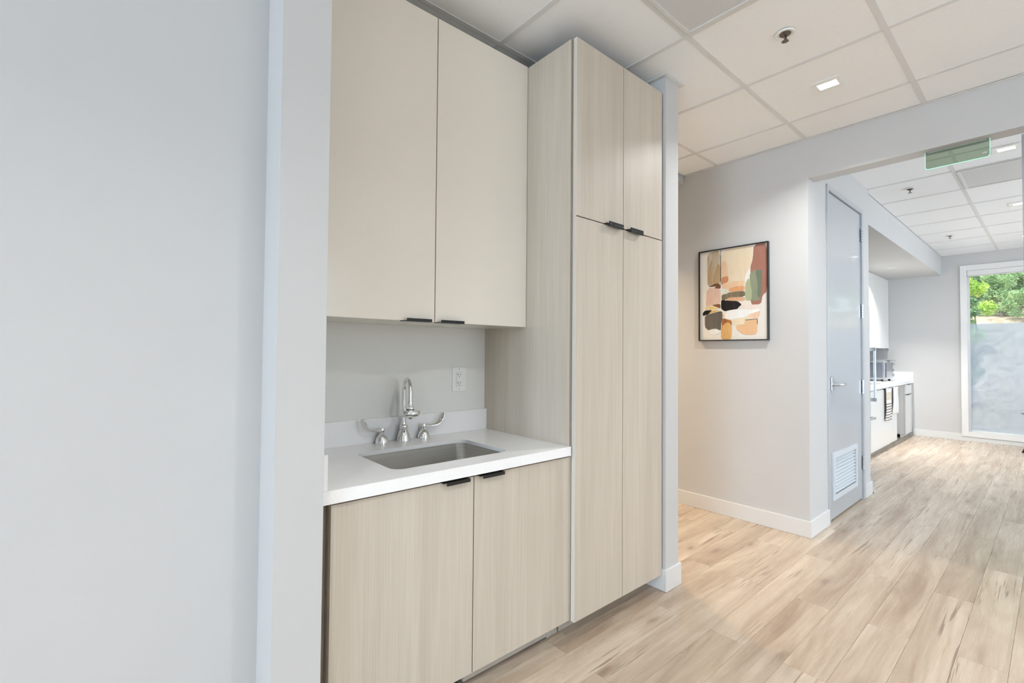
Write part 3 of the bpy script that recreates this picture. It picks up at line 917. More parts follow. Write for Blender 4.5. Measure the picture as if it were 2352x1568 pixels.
LAY = [
    ((0.80, 0.76, 0.70), (0.77, 0.73, 0.66), [Q[0], Q[1], Q[2], Q[3]]),
    ((0.60, 0.56, 0.48), (0.44, 0.33, 0.20), [(325, 310), (488, 272), (490, 715), (330, 728), (322, 560)]),
    ((0.42, 0.28, 0.14), (0.52, 0.40, 0.24), [(330, 700), (336, 520), (372, 380), (386, 460), (396, 690)]),
    ((0.40, 0.27, 0.14), (0.52, 0.40, 0.24), [(396, 690), (400, 590), (450, 430), (486, 470), (488, 690)]),
    ((0.80, 0.70, 0.53), (0.76, 0.62, 0.44), [(490, 275), (890, 208), (875, 380), (850, 480), (790, 570), (780, 690), (500, 720)]),
    ((0.78, 0.50, 0.32), (0.76, 0.60, 0.42), [(490, 420), (560, 400), (585, 600), (585, 665), (497, 725)]),
    ((0.50, 0.17, 0.07), (0.66, 0.33, 0.17), [(494, 610), (580, 585), (585, 655), (497, 710)]),
    ((0.80, 0.53, 0.33), (0.80, 0.60, 0.40), [(500, 720), (520, 680), (620, 655), (780, 640), (785, 705), (590, 780), (520, 745)]),
    ((0.72, 0.33, 0.14), (0.78, 0.45, 0.25), [(590, 740), (690, 712), (785, 705), (785, 765), (690, 775), (590, 785)]),
    ((0.88, 0.86, 0.80), None, [(885, 208), (910, 205), (885, 400), (850, 520), (840, 610), (790, 680), (782, 600), (850, 470), (876, 380)]),
    ((0.36, 0.17, 0.125), (0.40, 0.20, 0.15), [(890, 206), (1059, 180), (1062, 770), (1005, 820), (985, 930), (850, 935), (855, 540), (850, 480), (880, 380)]),
    ((0.24, 0.27, 0.18), (0.30, 0.32, 0.22), [(845, 560), (900, 515), (998, 505), (985, 800), (970, 885), (850, 890), (870, 740), (845, 640)]),
    ((0.19, 0.22, 0.16), None, [(920, 560), (915, 515), (998, 505), (985, 800), (970, 860), (940, 820), (945, 680)]),
    ((0.45, 0.48, 0.30), (0.40, 0.44, 0.27), [(792, 680), (830, 608), (850, 660), (875, 780), (868, 885), (790, 890)]),
    ((0.70, 0.48, 0.38), (0.76, 0.57, 0.47), [(325, 735), (490, 735), (492, 930), (380, 945), (308, 975)]),
    ((0.16, 0.075, 0.045), (0.24, 0.12, 0.07), [(335, 725), (400, 690), (455, 675), (492, 700), (490, 745), (410, 738), (440, 715)]),
    ((0.17, 0.14, 0.09), (0.27, 0.22, 0.14), [(500, 820), (590, 790), (690, 775), (790, 768), (790, 840), (600, 850), (545, 880), (510, 900)]),
    ((0.74, 0.47, 0.30), (0.68, 0.38, 0.22), [(545, 882), (600, 848), (790, 842), (792, 888), (700, 895)]),
    ((0.82, 0.83, 0.76), (0.66, 0.67, 0.52), [(498, 750), (585, 742), (588, 800), (500, 818)]),
    ((0.86, 0.76, 0.68), None, [(700, 895), (868, 885), (850, 940), (985, 935), (965, 1000), (740, 980)]),
    ((0.015, 0.015, 0.015), (0.03, 0.025, 0.025), [(498, 880), (545, 885), (620, 890), (700, 893), (752, 935), (715, 965), (700, 990), (600, 1005), (545, 1020), (498, 990)]),
    ((0.74, 0.55, 0.24), (0.80, 0.66, 0.36), [(305, 970), (440, 950), (480, 985), (400, 1000), (305, 1003)]),
    ((0.25, 0.11, 0.07), None, [(380, 945), (490, 925), (492, 985), (455, 970)]),
    ((0.02, 0.018, 0.018), None, [(270, 1050), (300, 1010), (390, 1005), (365, 1040), (345, 1055), (300, 1068), (285, 1082)]),
    ((0.75, 0.50, 0.15), None, [(345, 1052), (385, 1010), (480, 1005), (440, 1025)]),
    ((0.13, 0.115, 0.095), (0.17, 0.15, 0.125), [(300, 1070), (390, 1045), (515, 1010), (517, 1110), (500, 1180), (498, 1255), (440, 1230), (390, 1235), (345, 1252), (302, 1215)]),
    ((0.86, 0.86, 0.84), None, [(340, 1258), (440, 1228), (498, 1262), (470, 1290), (390, 1310)]),
    ((0.90, 0.90, 0.88), None, [(545, 1060), (580, 1010), (690, 990), (870, 1000), (985, 985), (900, 1060), (760, 1095), (600, 1120), (560, 1110)]),
    ((0.80, 0.55, 0.40), (0.84, 0.66, 0.52), [(820, 1060), (985, 1005), (965, 1080), (945, 1100), (830, 1105)]),
    ((0.84, 0.73, 0.52), None, [(630, 1125), (780, 1090), (900, 1095), (790, 1140), (780, 1180), (690, 1175), (640, 1180)]),
    ((0.74, 0.46, 0.26), (0.78, 0.54, 0.33), [(680, 1185), (790, 1175), (785, 1135), (945, 1105), (948, 1180), (940, 1292), (830, 1305), (770, 1295), (690, 1240)]),
    ((0.62, 0.34, 0.12), (0.72, 0.46, 0.20), [(517, 1100), (600, 1120), (628, 1130), (632, 1250), (627, 1360), (502, 1364), (500, 1240)]),
    ((0.30, 0.10, 0.035), (0.45, 0.20, 0.08), [(517, 1100), (560, 1115), (628, 1130), (632, 1190), (590, 1150), (550, 1165), (510, 1200)]),
    ((0.78, 0.55, 0.28), None, [(510, 1040), (535, 1050), (545, 1090), (520, 1080)]),
    ((0.06, 0.05, 0.04), None, [(487, 275), (492, 275), (495, 640), (492, 715), (488, 640)]),
    ((0.12, 0.07, 0.04), None, [(790, 1120), (945, 1104), (950, 1170), (942, 1170), (938, 1110), (800, 1128)]),
]
bm = bmesh.new()
names_ = []
for i, (c, c2, poly) in enumerate(LAY):
    names_.append(pigment(c, c2))
    xx = XW - 0.0135 - 0.00004 * i
    if 0 < i < len(LAY) - 2:      # round the brush shapes off
        q_ = []
        for a_, b_ in zip(poly, poly[1:] + poly[:1]):
            q_.append((a_[0] * 0.82 + b_[0] * 0.18, a_[1] * 0.82 + b_[1] * 0.18))
            q_.append((a_[0] * 0.18 + b_[0] * 0.82, a_[1] * 0.18 + b_[1] * 0.82))
        poly = q_
    vs = []
    for p in poly:
        u_, v_ = uv(p)
        u_ = min(max(u_, 0), 1); v_ = min(max(v_, 0), 1)
        vs.append(bm.verts.new((xx, cy1 + (cy0 - cy1) * u_, cz1 + (cz0 - cz1) * v_)))
    f = bm.faces.new(vs)
    f.normal_update()
    f.material_index = i
bmesh.ops.triangulate(bm, faces=bm.faces)
for f in bm.faces:
    f.normal_update()
    if f.normal.x > 0: f.normal_flip()
# keep winding: link without recalculating
vs = [v.co for v in bm.verts]
org = Vector((XW - 0.013, (cy0 + cy1) / 2, cz0))
for v in bm.verts: v.co -= org
me = bpy.data.meshes.new('print'); bm.to_mesh(me); bm.free()
for k in names_: me.materials.append(M[k])
link(bpy.data.objects.new('print', me), pic, org)
box('backing', XW - 0.0132, XW - 0.004, cy0, cy1, cz0, cz1, 'frame_black', pic)

# ================================================================== CEILING FIXTURES
def downlight(x, y, z, label, power, sx=0.062, sy=0.088, ox=0.130, oy=0.125, color=(1.0, 0.93, 0.84), spread=140):
    t = empty('ceiling_light', (x, y, z - 0.004), label, 'ceiling light', 'small recessed ceiling lights')
    bm = bmesh.new()
    zs = z - 0.0035
    add_box(bm, x - ox / 2, x - sx / 2, y - oy / 2, y + oy / 2, zs, z + 0.002)
    add_box(bm, x + sx / 2, x + ox / 2, y - oy / 2, y + oy / 2, zs, z + 0.002)
    add_box(bm, x - sx / 2, x + sx / 2, y - oy / 2, y - sy / 2, zs, z + 0.002)
    add_box(bm, x - sx / 2, x + sx / 2, y + sy / 2, y + oy / 2, zs, z + 0.002)
    from_bm('trim_plate', bm, 'white_plastic', t)
    box('lens', x - sx / 2, x + sx / 2, y - sy / 2, y + sy / 2, z - 0.0025, z + 0.0015, 'lamp_glow', t)
    d = bpy.data.lights.new('lamp_beam', 'AREA')
    d.shape = 'RECTANGLE'; d.size = sx; d.size_y = sy; d.energy = power; d.color = color
    d.spread = math.radians(spread)
    lo = bpy.data.objects.new('lamp_beam', d)
    link(lo, t, (x, y, z - 0.006))
    return t
WARM = (1.0, 1.0, 0.985)
downlight(2.91, 0.79, ZC, 'small lit ceiling light in the near ceiling before the header', 15, color=WARM)
downlight(-1.385, -0.431, ZC, 'small lit ceiling light behind the camera on the left', 27, color=WARM)
downlight(1.07, -0.431, ZC, 'added unseen fill light behind the camera in front of the alcove', 12, color=WARM)  # unseen lamp added to brighten the alcove and counter
downlight(2.91, -2.26, ZC, 'small lit ceiling light behind the camera on the right', 24, color=WARM)
KC = (1.0, 0.97, 0.93)
downlight(4.80, 0.22, ZK, 'nearest lit kitchen ceiling light right of the glass sign', 4, ox=0.15, oy=0.15, color=KC)
downlight(6.63, 0.22, ZK, 'middle lit kitchen ceiling light beyond the white air diffuser', 4, ox=0.15, oy=0.15, color=KC)
downlight(8.45, 0.22, ZK, 'farthest lit kitchen ceiling light nearest the window', 4, ox=0.15, oy=0.15, color=KC)
# round downlights in the kitchen soffit and corridor
def round_light(x, y, z, label, power, color):
    t = empty('recessed_spotlight', (x, y, z - 0.004), label, 'spotlight')
    lathe('trim_ring', (x, y, z - 0.004), [(0.040, 0), (0.060, 0), (0.062, 0.002), (0.062, 0.0035), (0.040, 0.0035)], 'trim_paint', t, seg=28)
    lathe('lens', (x, y, z - 0.0032), [(0.040, 0), (0.040, 0.003)], 'lamp_glow', t, seg=28)
    d = bpy.data.lights.new('lamp_beam', 'AREA')
    d.shape = 'DISK'; d.size = 0.07; d.energy = power; d.color = color; d.spread = math.radians(110)
    link(bpy.data.objects.new('lamp_beam', d), t, (x, y, z - 0.006))
    return t
round_light(8.06, 1.47, 2.41, 'round white spotlight in the soffit over the kitchen counter', 30, KC)
round_light(2.95, 2.75, 2.613, 'round warm spotlight in the corridor behind the partition', 22, (1.0, 0.74, 0.46))

def sprinkler(x, y, z, label):
    t = empty('sprinkler_head', (x, y, z - 0.035), label, 'sprinkler', 'ceiling sprinkler heads')
    lathe('escutcheon', (x, y, z - 0.006), [(0.024, 0.004), (0.030, 0.0005), (0.040, 0), (0.041, 0.003), (0.041, 0.0058), (0.024, 0.0058)], 'white_plastic', t, seg=28)
    lathe('nozzle', (x, y, z - 0.014), [(0.009, 0), (0.012, 0.002), (0.0235, 0.010), (0.0235, 0.013)], 'sprinkler_bronze', t, seg=16)
    for s in (-1, 1):
        tube('yoke_arm', [(x + s * 0.011, y, z - 0.012), (x + s * 0.012, y, z - 0.022), (x + s * 0.004, y, z - 0.033)], 0.0028, 'sprinkler_bronze', t, seg=8)
    lathe('glass_bulb', (x, y, z - 0.033), [(0.0015, 0), (0.0022, 0.004), (0.0022, 0.016), (0.0015, 0.020)], 'red_bulb', t, seg=10)
    bm = bmesh.new()
    add_lathe(bm, (x, y, z - 0.037), [(0.006, 0), (0.013, 0.0005), (0.013, 0.0018), (0.006, 0.004)], 18)
    for k in range(9):
        a = 2 * math.pi * k / 9
        add_box(bm, x + 0.0145 * math.cos(a) - 0.0016, x + 0.0145 * math.cos(a) + 0.0016, y + 0.0145 * math.sin(a) - 0.0016, y + 0.0145 * math.sin(a) + 0.0016, z - 0.0366, z - 0.0352)
    from_bm('deflector', bm, 'sprinkler_bronze', t)
    return t
sprinkler(2.3, 0.79, ZC, 'sprinkler head in the near ceiling beside the lit light')
sprinkler(5.345, 0.835, ZK, 'nearer sprinkler head in the kitchen ceiling beyond the header')
sprinkler(7.80, 0.845, ZK, 'farther sprinkler head in the kitchen ceiling nearest the soffit end')

def diffuser(cx, cy, z, label, h=0.3035):
    t = empty('air_diffuser', (cx, cy, z - 0.006), label, 'air vent', 'square ceiling air diffusers')
    w = 0.017
    boxes('rim', [(cx - h, cx + h, cy - h, cy - h + w, z - 0.007, z + 0.012), (cx - h, cx + h, cy + h - w, cy + h, z - 0.007, z + 0.012), (cx - h, cx - h + w, cy - h + w, cy + h - w, z - 0.007, z + 0.012), (cx + h - w, cx + h, cy - h + w, cy + h - w, z - 0.007, z + 0.012)], 'trim_paint', t, bevel=0.0015)
    box('perforated_face', cx - h + w, cx + h - w, cy - h + w, cy + h - w, z - 0.002, z + 0.004, 'perforated_white', t)
    return t
diffuser(VENT1[0], VENT1[1], ZC, 'perforated square air diffuser in the near ceiling above the tall cabinet', 0.2935)
diffuser(VENT2[0], VENT2[1], ZK, 'square air diffuser in the kitchen ceiling beyond the header', 0.2925)

# ---- edge-lit exit sign panel hanging under the header
sg = empty('exit_sign', (3.62, 0.36, 2.320), 'green-edged clear glass exit sign panel hung under the header', 'sign')
sy0, sy1, sz0, sz1, sxx = 0.229, 0.493, 2.309, 2.4065, 3.622
bm = bmesh.new()
prof = rrect(sy0, sy1, sz0, sz1 + 0.02, 0.012)
prof = [(y, min(z, sz1)) for y, z in prof]
a = [bm.verts.new((sxx - 0.003, y, z)) for y, z in prof]
c_ = [bm.verts.new((sxx + 0.003, y, z)) for y, z in prof]
bm.faces.new(a); bm.faces.new(c_)
bm.faces.new
for i in range(len(a)):
    bm.faces.new((a[i], a[(i + 1) % len(a)], c_[(i + 1) % len(a)], c_[i]))
bmesh.ops.remove_doubles(bm, verts=bm.verts, dist=1e-5)
from_bm('glass_panel', bm, 'sign_glass', sg)
edge = [(sxx - 0.0004, sy1 + 0.0016, sz1), (sxx - 0.0004, sy1 + 0.0016, sz0 + 0.012)]
edge += [(sxx - 0.0004, sy1 - 0.012 + 0.0136 * math.cos(math.radians(t)), sz0 + 0.012 + 0.0136 * math.sin(math.radians(t))) for t in (-30, -60, -90)]
edge += [(sxx - 0.0004, sy0 + 0.012 + 0.0136 * math.cos(math.radians(t)), sz0 + 0.012 + 0.0136 * math.sin(math.radians(t))) for t in (-90, -120, -150)]
edge += [(sxx - 0.0004, sy0 - 0.0016, sz0 + 0.012), (sxx - 0.0004, sy0 - 0.0016, sz1)]
tube('glowing_edge', edge, 0.0016, 'sign_edge', sg, seg=6)
# tiny white mark in the lower corner of the panel
def blk(y0, y1, z0, z1): return (sxx - 0.0042, sxx - 0.0031, sy0 + y0, sy0 + y1, sz0 + z0, sz0 + z1)
boxes('maker_mark', [blk(0.026, 0.0275, 0.020, 0.027), blk(0.0215, 0.026, 0.020, 0.0215), blk(0.0185, 0.020, 0.020, 0.027), blk(0.0155, 0.0185, 0.0255, 0.027), blk(0.0155, 0.0185, 0.0228, 0.0242), blk(0.0155, 0.0185, 0.020, 0.0215), blk(0.0125, 0.014, 0.020, 0.027), blk(0.0095, 0.0125, 0.0255, 0.027), blk(0.0095, 0.0125, 0.020, 0.0215)], 'white_plastic', sg)
box('mounting_channel', sxx - 0.009, sxx + 0.009, sy0 + 0.01, sy1 - 0.01, sz1 - 0.0035, sz1 + 0.0003, 'satin_nickel', sg)

# ================================================================== KITCHEN
# ---- refrigerator
fr = empty('refrigerator', (5.68, 1.68, 0.0), 'tall steel refrigerator with bar handles behind the wall end', 'refrigerator')
FY0 = 1.30
box('cabinet_shell', 5.235, 6.135, FY0 + 0.06, 2.04, 0.02, 1.74, 'fridge_panel', fr)
fd1 = box('door', 5.235, 5.683, FY0, FY0 + 0.055, 0.62, 1.735, 'fridge_panel', fr, bevel=0.004)
fd2 = box('door', 5.687, 6.135, FY0, FY0 + 0.055, 0.62, 1.735, 'fridge_panel', fr, bevel=0.004)
fd3 = box('freezer_drawer', 5.235, 6.135, FY0, FY0 + 0.055, 0.09, 0.612, 'fridge_panel', fr, bevel=0.004)
def bar(parent, x, z0, z1):
    tube('handle_bar', [(x, FY0 - 0.055, z0), (x, FY0 - 0.055, z1)], 0.011, 'satin_nickel', parent, seg=14)
    for zb in (z0, z1 - 0.036):
        box('handle_bracket', x - 0.013, x + 0.013, FY0 - 0.068, FY0 - 0.0005, zb, zb + 0.036, 'satin_nickel', parent, bevel=0.002)
bar(fd2, 6.06, 0.735, 1.298)
bar(fd1, 5.32, 0.735, 1.298)
tube('handle_bar', [(5.33, FY0 - 0.055, 0.565), (6.05, FY0 - 0.055, 0.565)], 0.011, 'satin_nickel', fd3, seg=14)
for xb in (5.33, 6.02):
    box('handle_bracket', xb, xb + 0.03, FY0 - 0.068, FY0 - 0.0005, 0.553, 0.577, 'satin_nickel', fd3, bevel=0.002)
box('kick_grille', 5.25, 6.12, FY0 + 0.03, FY0 + 0.058, 0.0, 0.085, 'black_plastic', fr)

# ---- kitchen base run
KB = 1.47
KTOP, KBOT = 0.838, 0.798
kb = empty('kitchen_base_cabinet', (7.25, 1.76, 0), 'white kitchen base cabinet run with towels hanging on its front', 'cabinet')
boxes('carcass', [(6.16, 8.345, KB + 0.022, 2.06, 0.10, 0.797), (6.16, 8.20, KB + 0.05, KB + 0.07, 0.0005, 0.10)], 'cabinet_white', kb)
for xa, xb in ((6.16, 6.94), (6.944, 8.345)):
    dd = box('door', xa + 0.002, xb - 0.002, KB, KB + 0.020, 0.045, 0.775, 'cabinet_white', kb, bevel=0.001)
    xm = (xa + xb) / 2
    box('handle', xm - 0.07, xm + 0.07, KB - 0.016, KB + 0.001, 0.7752, 0.785, 'black_metal', dd)
lathe('leveling_foot', (8.27, KB + 0.12, 0.0005), [(0.022, 0), (0.022, 0.008), (0.012, 0.012), (0.012, 0.0995)], 'black_plastic', kb, seg=14)
kd = empty('drawer_unit', (9.14, 1.76, 0), 'narrow white drawer unit at the far end of the kitchen counter', 'cabinet')
box('carcass', 8.925, XK - 0.001, KB + 0.022, 2.06, 0.05, 0.797, 'cabinet_white', kd)
d1 = box('drawer_front', 8.925, XK - 0.002, KB, KB + 0.020, 0.645, 0.782, 'cabinet_white', kd, bevel=0.001)
d2 = box('drawer_front', 8.925, XK - 0.002, KB, KB + 0.020, 0.052, 0.628, 'cabinet_white', kd, bevel=0.001)
box('handle', 9.08, 9.22, KB - 0.016, KB + 0.001, 0.7822, 0.790, 'black_metal', d1)
box('handle', 9.02, 9.18, KB - 0.016, KB + 0.001, 0.6285, 0.638, 'black_metal', d2)
box('plinth', 8.935, XK - 0.014, KB + 0.05, KB + 0.07, 0.0005, 0.049, 'cabinet_white', kd)
kc = empty('kitchen_countertop', (7.76, 1.76, KBOT), 'long white kitchen countertop running to the far wall', 'countertop')
box('slab', 6.16, XK - 0.0005, 1.445, 2.0695, KBOT, KTOP, 'quartz', kc, bevel=0.0015)
box('backsplash', 6.16, XK - 0.021, 2.049, 2.0695, KTOP + 0.0003, 0.965, 'quartz', kc)
box('side_splash', XK - 0.0205, XK - 0.0005, 1.45, 2.0695, KTOP + 0.0003, 0.965, 'quartz', kc)
# sink rim let into the kitchen counter
ks = empty('kitchen_sink', (7.55, 1.72, KTOP), 'small steel sink in the kitchen countertop near the refrigerator', 'sink')
bm = bmesh.new()
lp = [[bm.verts.new((x, y, z)) for x, y in rr_] for rr_, z in ((rrect(7.2, 7.9, 1.53, 1.93, 0.05), KTOP + 0.0004), (rrect(7.2, 7.9, 1.53, 1.93, 0.05), KTOP + 0.004), (rrect(7.22, 7.88, 1.55, 1.91, 0.045), KTOP + 0.004), (rrect(7.23, 7.87, 1.56, 1.90, 0.04), KTOP + 0.0008))]
for a, c_ in zip(lp, lp[1:]):
    for i in range(len(a)):
        bm.faces.new((a[i], a[(i + 1) % len(a)], c_[(i + 1) % len(a)], c_[i]))
bm.faces.new(lp[-1])
from_bm('rim', bm, 'brushed_steel', ks)
# ---- kitchen wall cabinets
ku = empty('kitchen_wall_cabinet', (8.0, 1.9, 1.325), 'white kitchen wall cabinets under the soffit by the far wall', 'cabinet')
box('carcass', 6.16, XK - 0.001, 1.763, 2.069, 1.325, 2.409, 'cabinet_white', ku)
for k in range(4):
    xa = 6.16 + k * 0.801
    dd = box('door', xa + 0.002, xa + 0.799, 1.741, 1.761, 1.322, 2.405, 'cabinet_white', ku, bevel=0.001)
    xm = xa + 0.64
    box('handle', xm - 0.06, xm + 0.06, 1.728, 1.742, 1.313, 1.3218, 'black_metal', dd)

# ---- toaster oven
to_ = empty('toaster_oven', (8.77, 1.79, KTOP), 'steel toaster oven on the kitchen counter under the wall cabinets', 'toaster oven')
tx0, tx1, ty0, ty1, tz0, tz1 = 8.49, 9.03, 1.62, 1.97, KTOP + 0.028, 1.140
box('housing', tx0, tx1, ty0 + 0.006, ty1, tz0, tz1, 'satin_nickel', to_, bevel=0.012)
box('side_panel', tx0 - 0.004, tx0 + 0.001, ty0 + 0.035, ty1 - 0.03, tz0 + 0.03, tz1 - 0.03, 'oven_glass', to_)
box('glass_door', tx0 + 0.03, tx1 - 0.12, ty0 - 0.006, ty0 + 0.007, tz0 + 0.03, tz1 - 0.03, 'oven_glass', to_, bevel=0.003)
hb_ = tube('door_handle', [(tx0 + 0.06, ty0 - 0.035, tz1 - 0.012), (tx1 - 0.14, ty0 - 0.035, tz1 - 0.012)], 0.009, 'satin_nickel', to_, seg=12)
for xb in (tx0 + 0.06, tx1 - 0.16):
    box('handle_mount', xb, xb + 0.02, ty0 - 0.035, ty0 + 0.008, tz1 - 0.018, tz1 - 0.008, 'satin_nickel', hb_)
for k in range(3):
    lathe('knob', (tx1 - 0.06, ty0 - 0.018, tz0 + 0.055 + 0.075 * k), [(0.017, 0), (0.019, 0.004), (0.019, 0.0235)], 'satin_nickel', to_, seg=16, axis='Y')
for sx_ in (tx0 + 0.05, tx1 - 0.05):
    for sy_ in (ty0 + 0.05, ty1 - 0.05):
        lathe('foot', (sx_, sy_, KTOP + 0.0003), [(0.014, 0), (0.018, 0.0275)], 'black_plastic', to_, seg=12)
box('top_tray', tx0 + 0.1, tx1 + 0.03, ty0 - 0.02, ty1 - 0.1, tz1 + 0.0005, tz1 + 0.012, 'satin_nickel', to_, bevel=0.003)

# ---- towels over the front edge of the counter
def towel(name, label, x0, x1, z0, mat, seed):
    rnd = random.Random(seed)
    bm = bmesh.new()
    prof = [(KB - 0.022 - 0.004 * math.sin(3.1 * k / 12), 0.7855 - (0.7855 - z0) * k / 12) for k in range(13)]
    nx = 10
    grid = []
    for j, (y, z) in enumerate(prof):
        row = []
        for i in range(nx + 1):
            u_ = i / nx
            row.append(bm.verts.new((x0 + (x1 - x0) * u_ + 0.006 * math.sin(j * 0.8 + seed), y - 0.007 * math.sin(u_ * 9 + j * 0.25 + seed) * (0.2 + j / 14), z + 0.004 * math.sin(u_ * 7))))
        grid.append(row)
    for j in range(len(grid) - 1):
        for i in range(nx):
            bm.faces.new((grid[j][i], grid[j][i + 1], grid[j + 1][i + 1], grid[j + 1][i]))
    o = from_bm(name, bm, mat, None, smooth=60)
    s_ = o.modifiers.new('thickness', 'SOLIDIFY'); s_.thickness = 0.006; s_.offset = 0
    return tag(o, label, 'towel', 'kitchen towels')
towel('striped_kitchen_towel', 'white towel with dark stripes hanging on the kitchen cabinet front', 7.60, 7.90, 0.37, 'striped_towel', 1)
towel('plain_kitchen_towel', 'plain white towel hanging at the end of the kitchen cabinet', 8.01, 8.30, 0.425, 'towel_white', 2)

# ---- thin white board leaning at the wall end
bm = bmesh.new()
vs = [bm.verts.new(p) for p in ((5.130, 1.100, 0.012), (5.142, 1.100, 0.012), (5.142, 1.205, 0.012), (5.130, 1.205, 0.012), (5.1275, 1.160, 0.22), (5.1325, 1.160, 0.22), (5.1325, 1.205, 0.22), (5.1275, 1.205, 0.22))]
vs = [bm.verts.new(p) for p in ((5.132, 1.076, 0.012), (5.144, 1.076, 0.012), (5.144, 1.185, 0.012), (5.132, 1.185, 0.012), (5.128, 1.096, 0.19), (5.133, 1.096, 0.19), (5.133, 1.185, 0.19), (5.128, 1.185, 0.19))]
for q in ((0, 1, 2, 3), (4, 7, 6, 5), (0, 4, 5, 1), (1, 5, 6, 2), (2, 6, 7, 3), (3, 7, 4, 0)):
    bm.faces.new([vs[i] for i in q])
for v in [v for v in bm.verts if not v.link_faces]:
    bm.verts.remove(v)
lb = empty('leaning_board', (5.137, 1.13, 0.0), 'thin white board with dark foot leaning at the wall end by the door', 'board')
from_bm('board', bm, 'trim_paint', lb)
box('foot', 5.1315, 5.1445, 1.072, 1.19, 0.0005, 0.0118, 'black_plastic', lb)

# ---- chair whose edge shows at the right border
ch = empty('shell_chair', (8.654, -0.0205, 0), 'grey shell chair with dark legs by the window, cut by the right edge', 'chair')
bm = bmesh.new()
def shell(u_, v_):
    # u across -1..1, v from front edge of the seat (0) up the back (1)
    if v_ < 0.5:
        y = -0.23 + 0.42 * (v_ / 0.5)
        z = 0.45 - 0.035 * math.sin(math.pi * v_ / 0.5 * 0.9)
    else:
        w = (v_ - 0.5) / 0.5
        y = 0.19 + 0.09 * w
        z = 0.44 + 0.38 * w
    wid = 0.25 * (1 - 0.22 * max(0, v_ - 0.6) / 0.4)
    return (u_ * wid, y - 0.09 * u_ * u_ * max(0, v_ - 0.45), z + 0.055 * u_ * u_)
NU, NV = 12, 18
gr_ = [[bm.verts.new(shell(-1 + 2 * i / NU, j / NV)) for i in range(NU + 1)] for j in range(NV + 1)]
for j in range(NV):
    for i in range(NU):
        bm.faces.new((gr_[j][i], gr_[j][i + 1], gr_[j + 1][i + 1], gr_[j + 1][i]))
ang = math.radians(118)
rot = Matrix.Rotation(ang, 4, 'Z')
CHX, CHY = 8.654, -0.0205
for v in bm.verts:
    v.co = rot @ v.co + Vector((CHX, CHY, 0))
so = from_bm('seat_shell', bm, 'chair_grey', ch, smooth=60)
s_ = so.modifiers.new('thickness', 'SOLIDIFY'); s_.thickness = 0.012; s_.offset = 0
for sx_, sy_ in ((-1, -1), (1, -1), (1, 1), (-1, 1)):
    p0 = rot @ Vector((0.11 * sx_, 0.10 * sy_ - 0.02, 0.425)) + Vector((CHX, CHY, 0))
    p1 = rot @ Vector((0.235 * sx_, 0.245 * sy_, 0.004)) + Vector((CHX, CHY, 0))
    tube('leg', [p0, p1], [0.016, 0.011], 'black_metal', ch, seg=10)
boxes('under_frame', [(CHX - 0.13, CHX + 0.13, CHY - 0.13, CHY + 0.13, 0.398, 0.410)], 'black_metal', ch)

# ================================================================== OUTSIDE
gbm = bmesh.new()
def hill(x, y):
    t = min(max((x - 10.2) / 2.8, 0), 1.0)
    return -0.15 + 2.13 * t + 0.10 * max(0, x - 13.0) + 0.06 * math.sin(x * 1.3 + y * 0.8) * t
NXg, NYg = 26, 26
gg = [[gbm.verts.new((9.55 + 16.0 * i / NXg, -7 + 16.0 * j / NYg, hill(9.55 + 16.0 * i / NXg, -7 + 16.0 * j / NYg))) for i in range(NXg + 1)] for j in range(NYg + 1)]
for j in range(NYg):
    for i in range(NXg):
        gbm.faces.new((gg[j][i], gg[j][i + 1], gg[j + 1][i + 1], gg[j + 1][i]))
tag(from_bm('hillside', gbm, 'leaf_litter', None, origin=(9.55, 0, 0), smooth=80), kind='structure')
tag(box('ground', -16, 9.5, -16, -3.4, -0.30, -0.15, 'paving'), kind='structure')
tag(box('ground', -16, -6.2, -3.4, 8, -0.30, -0.15, 'paving'), kind='structure')

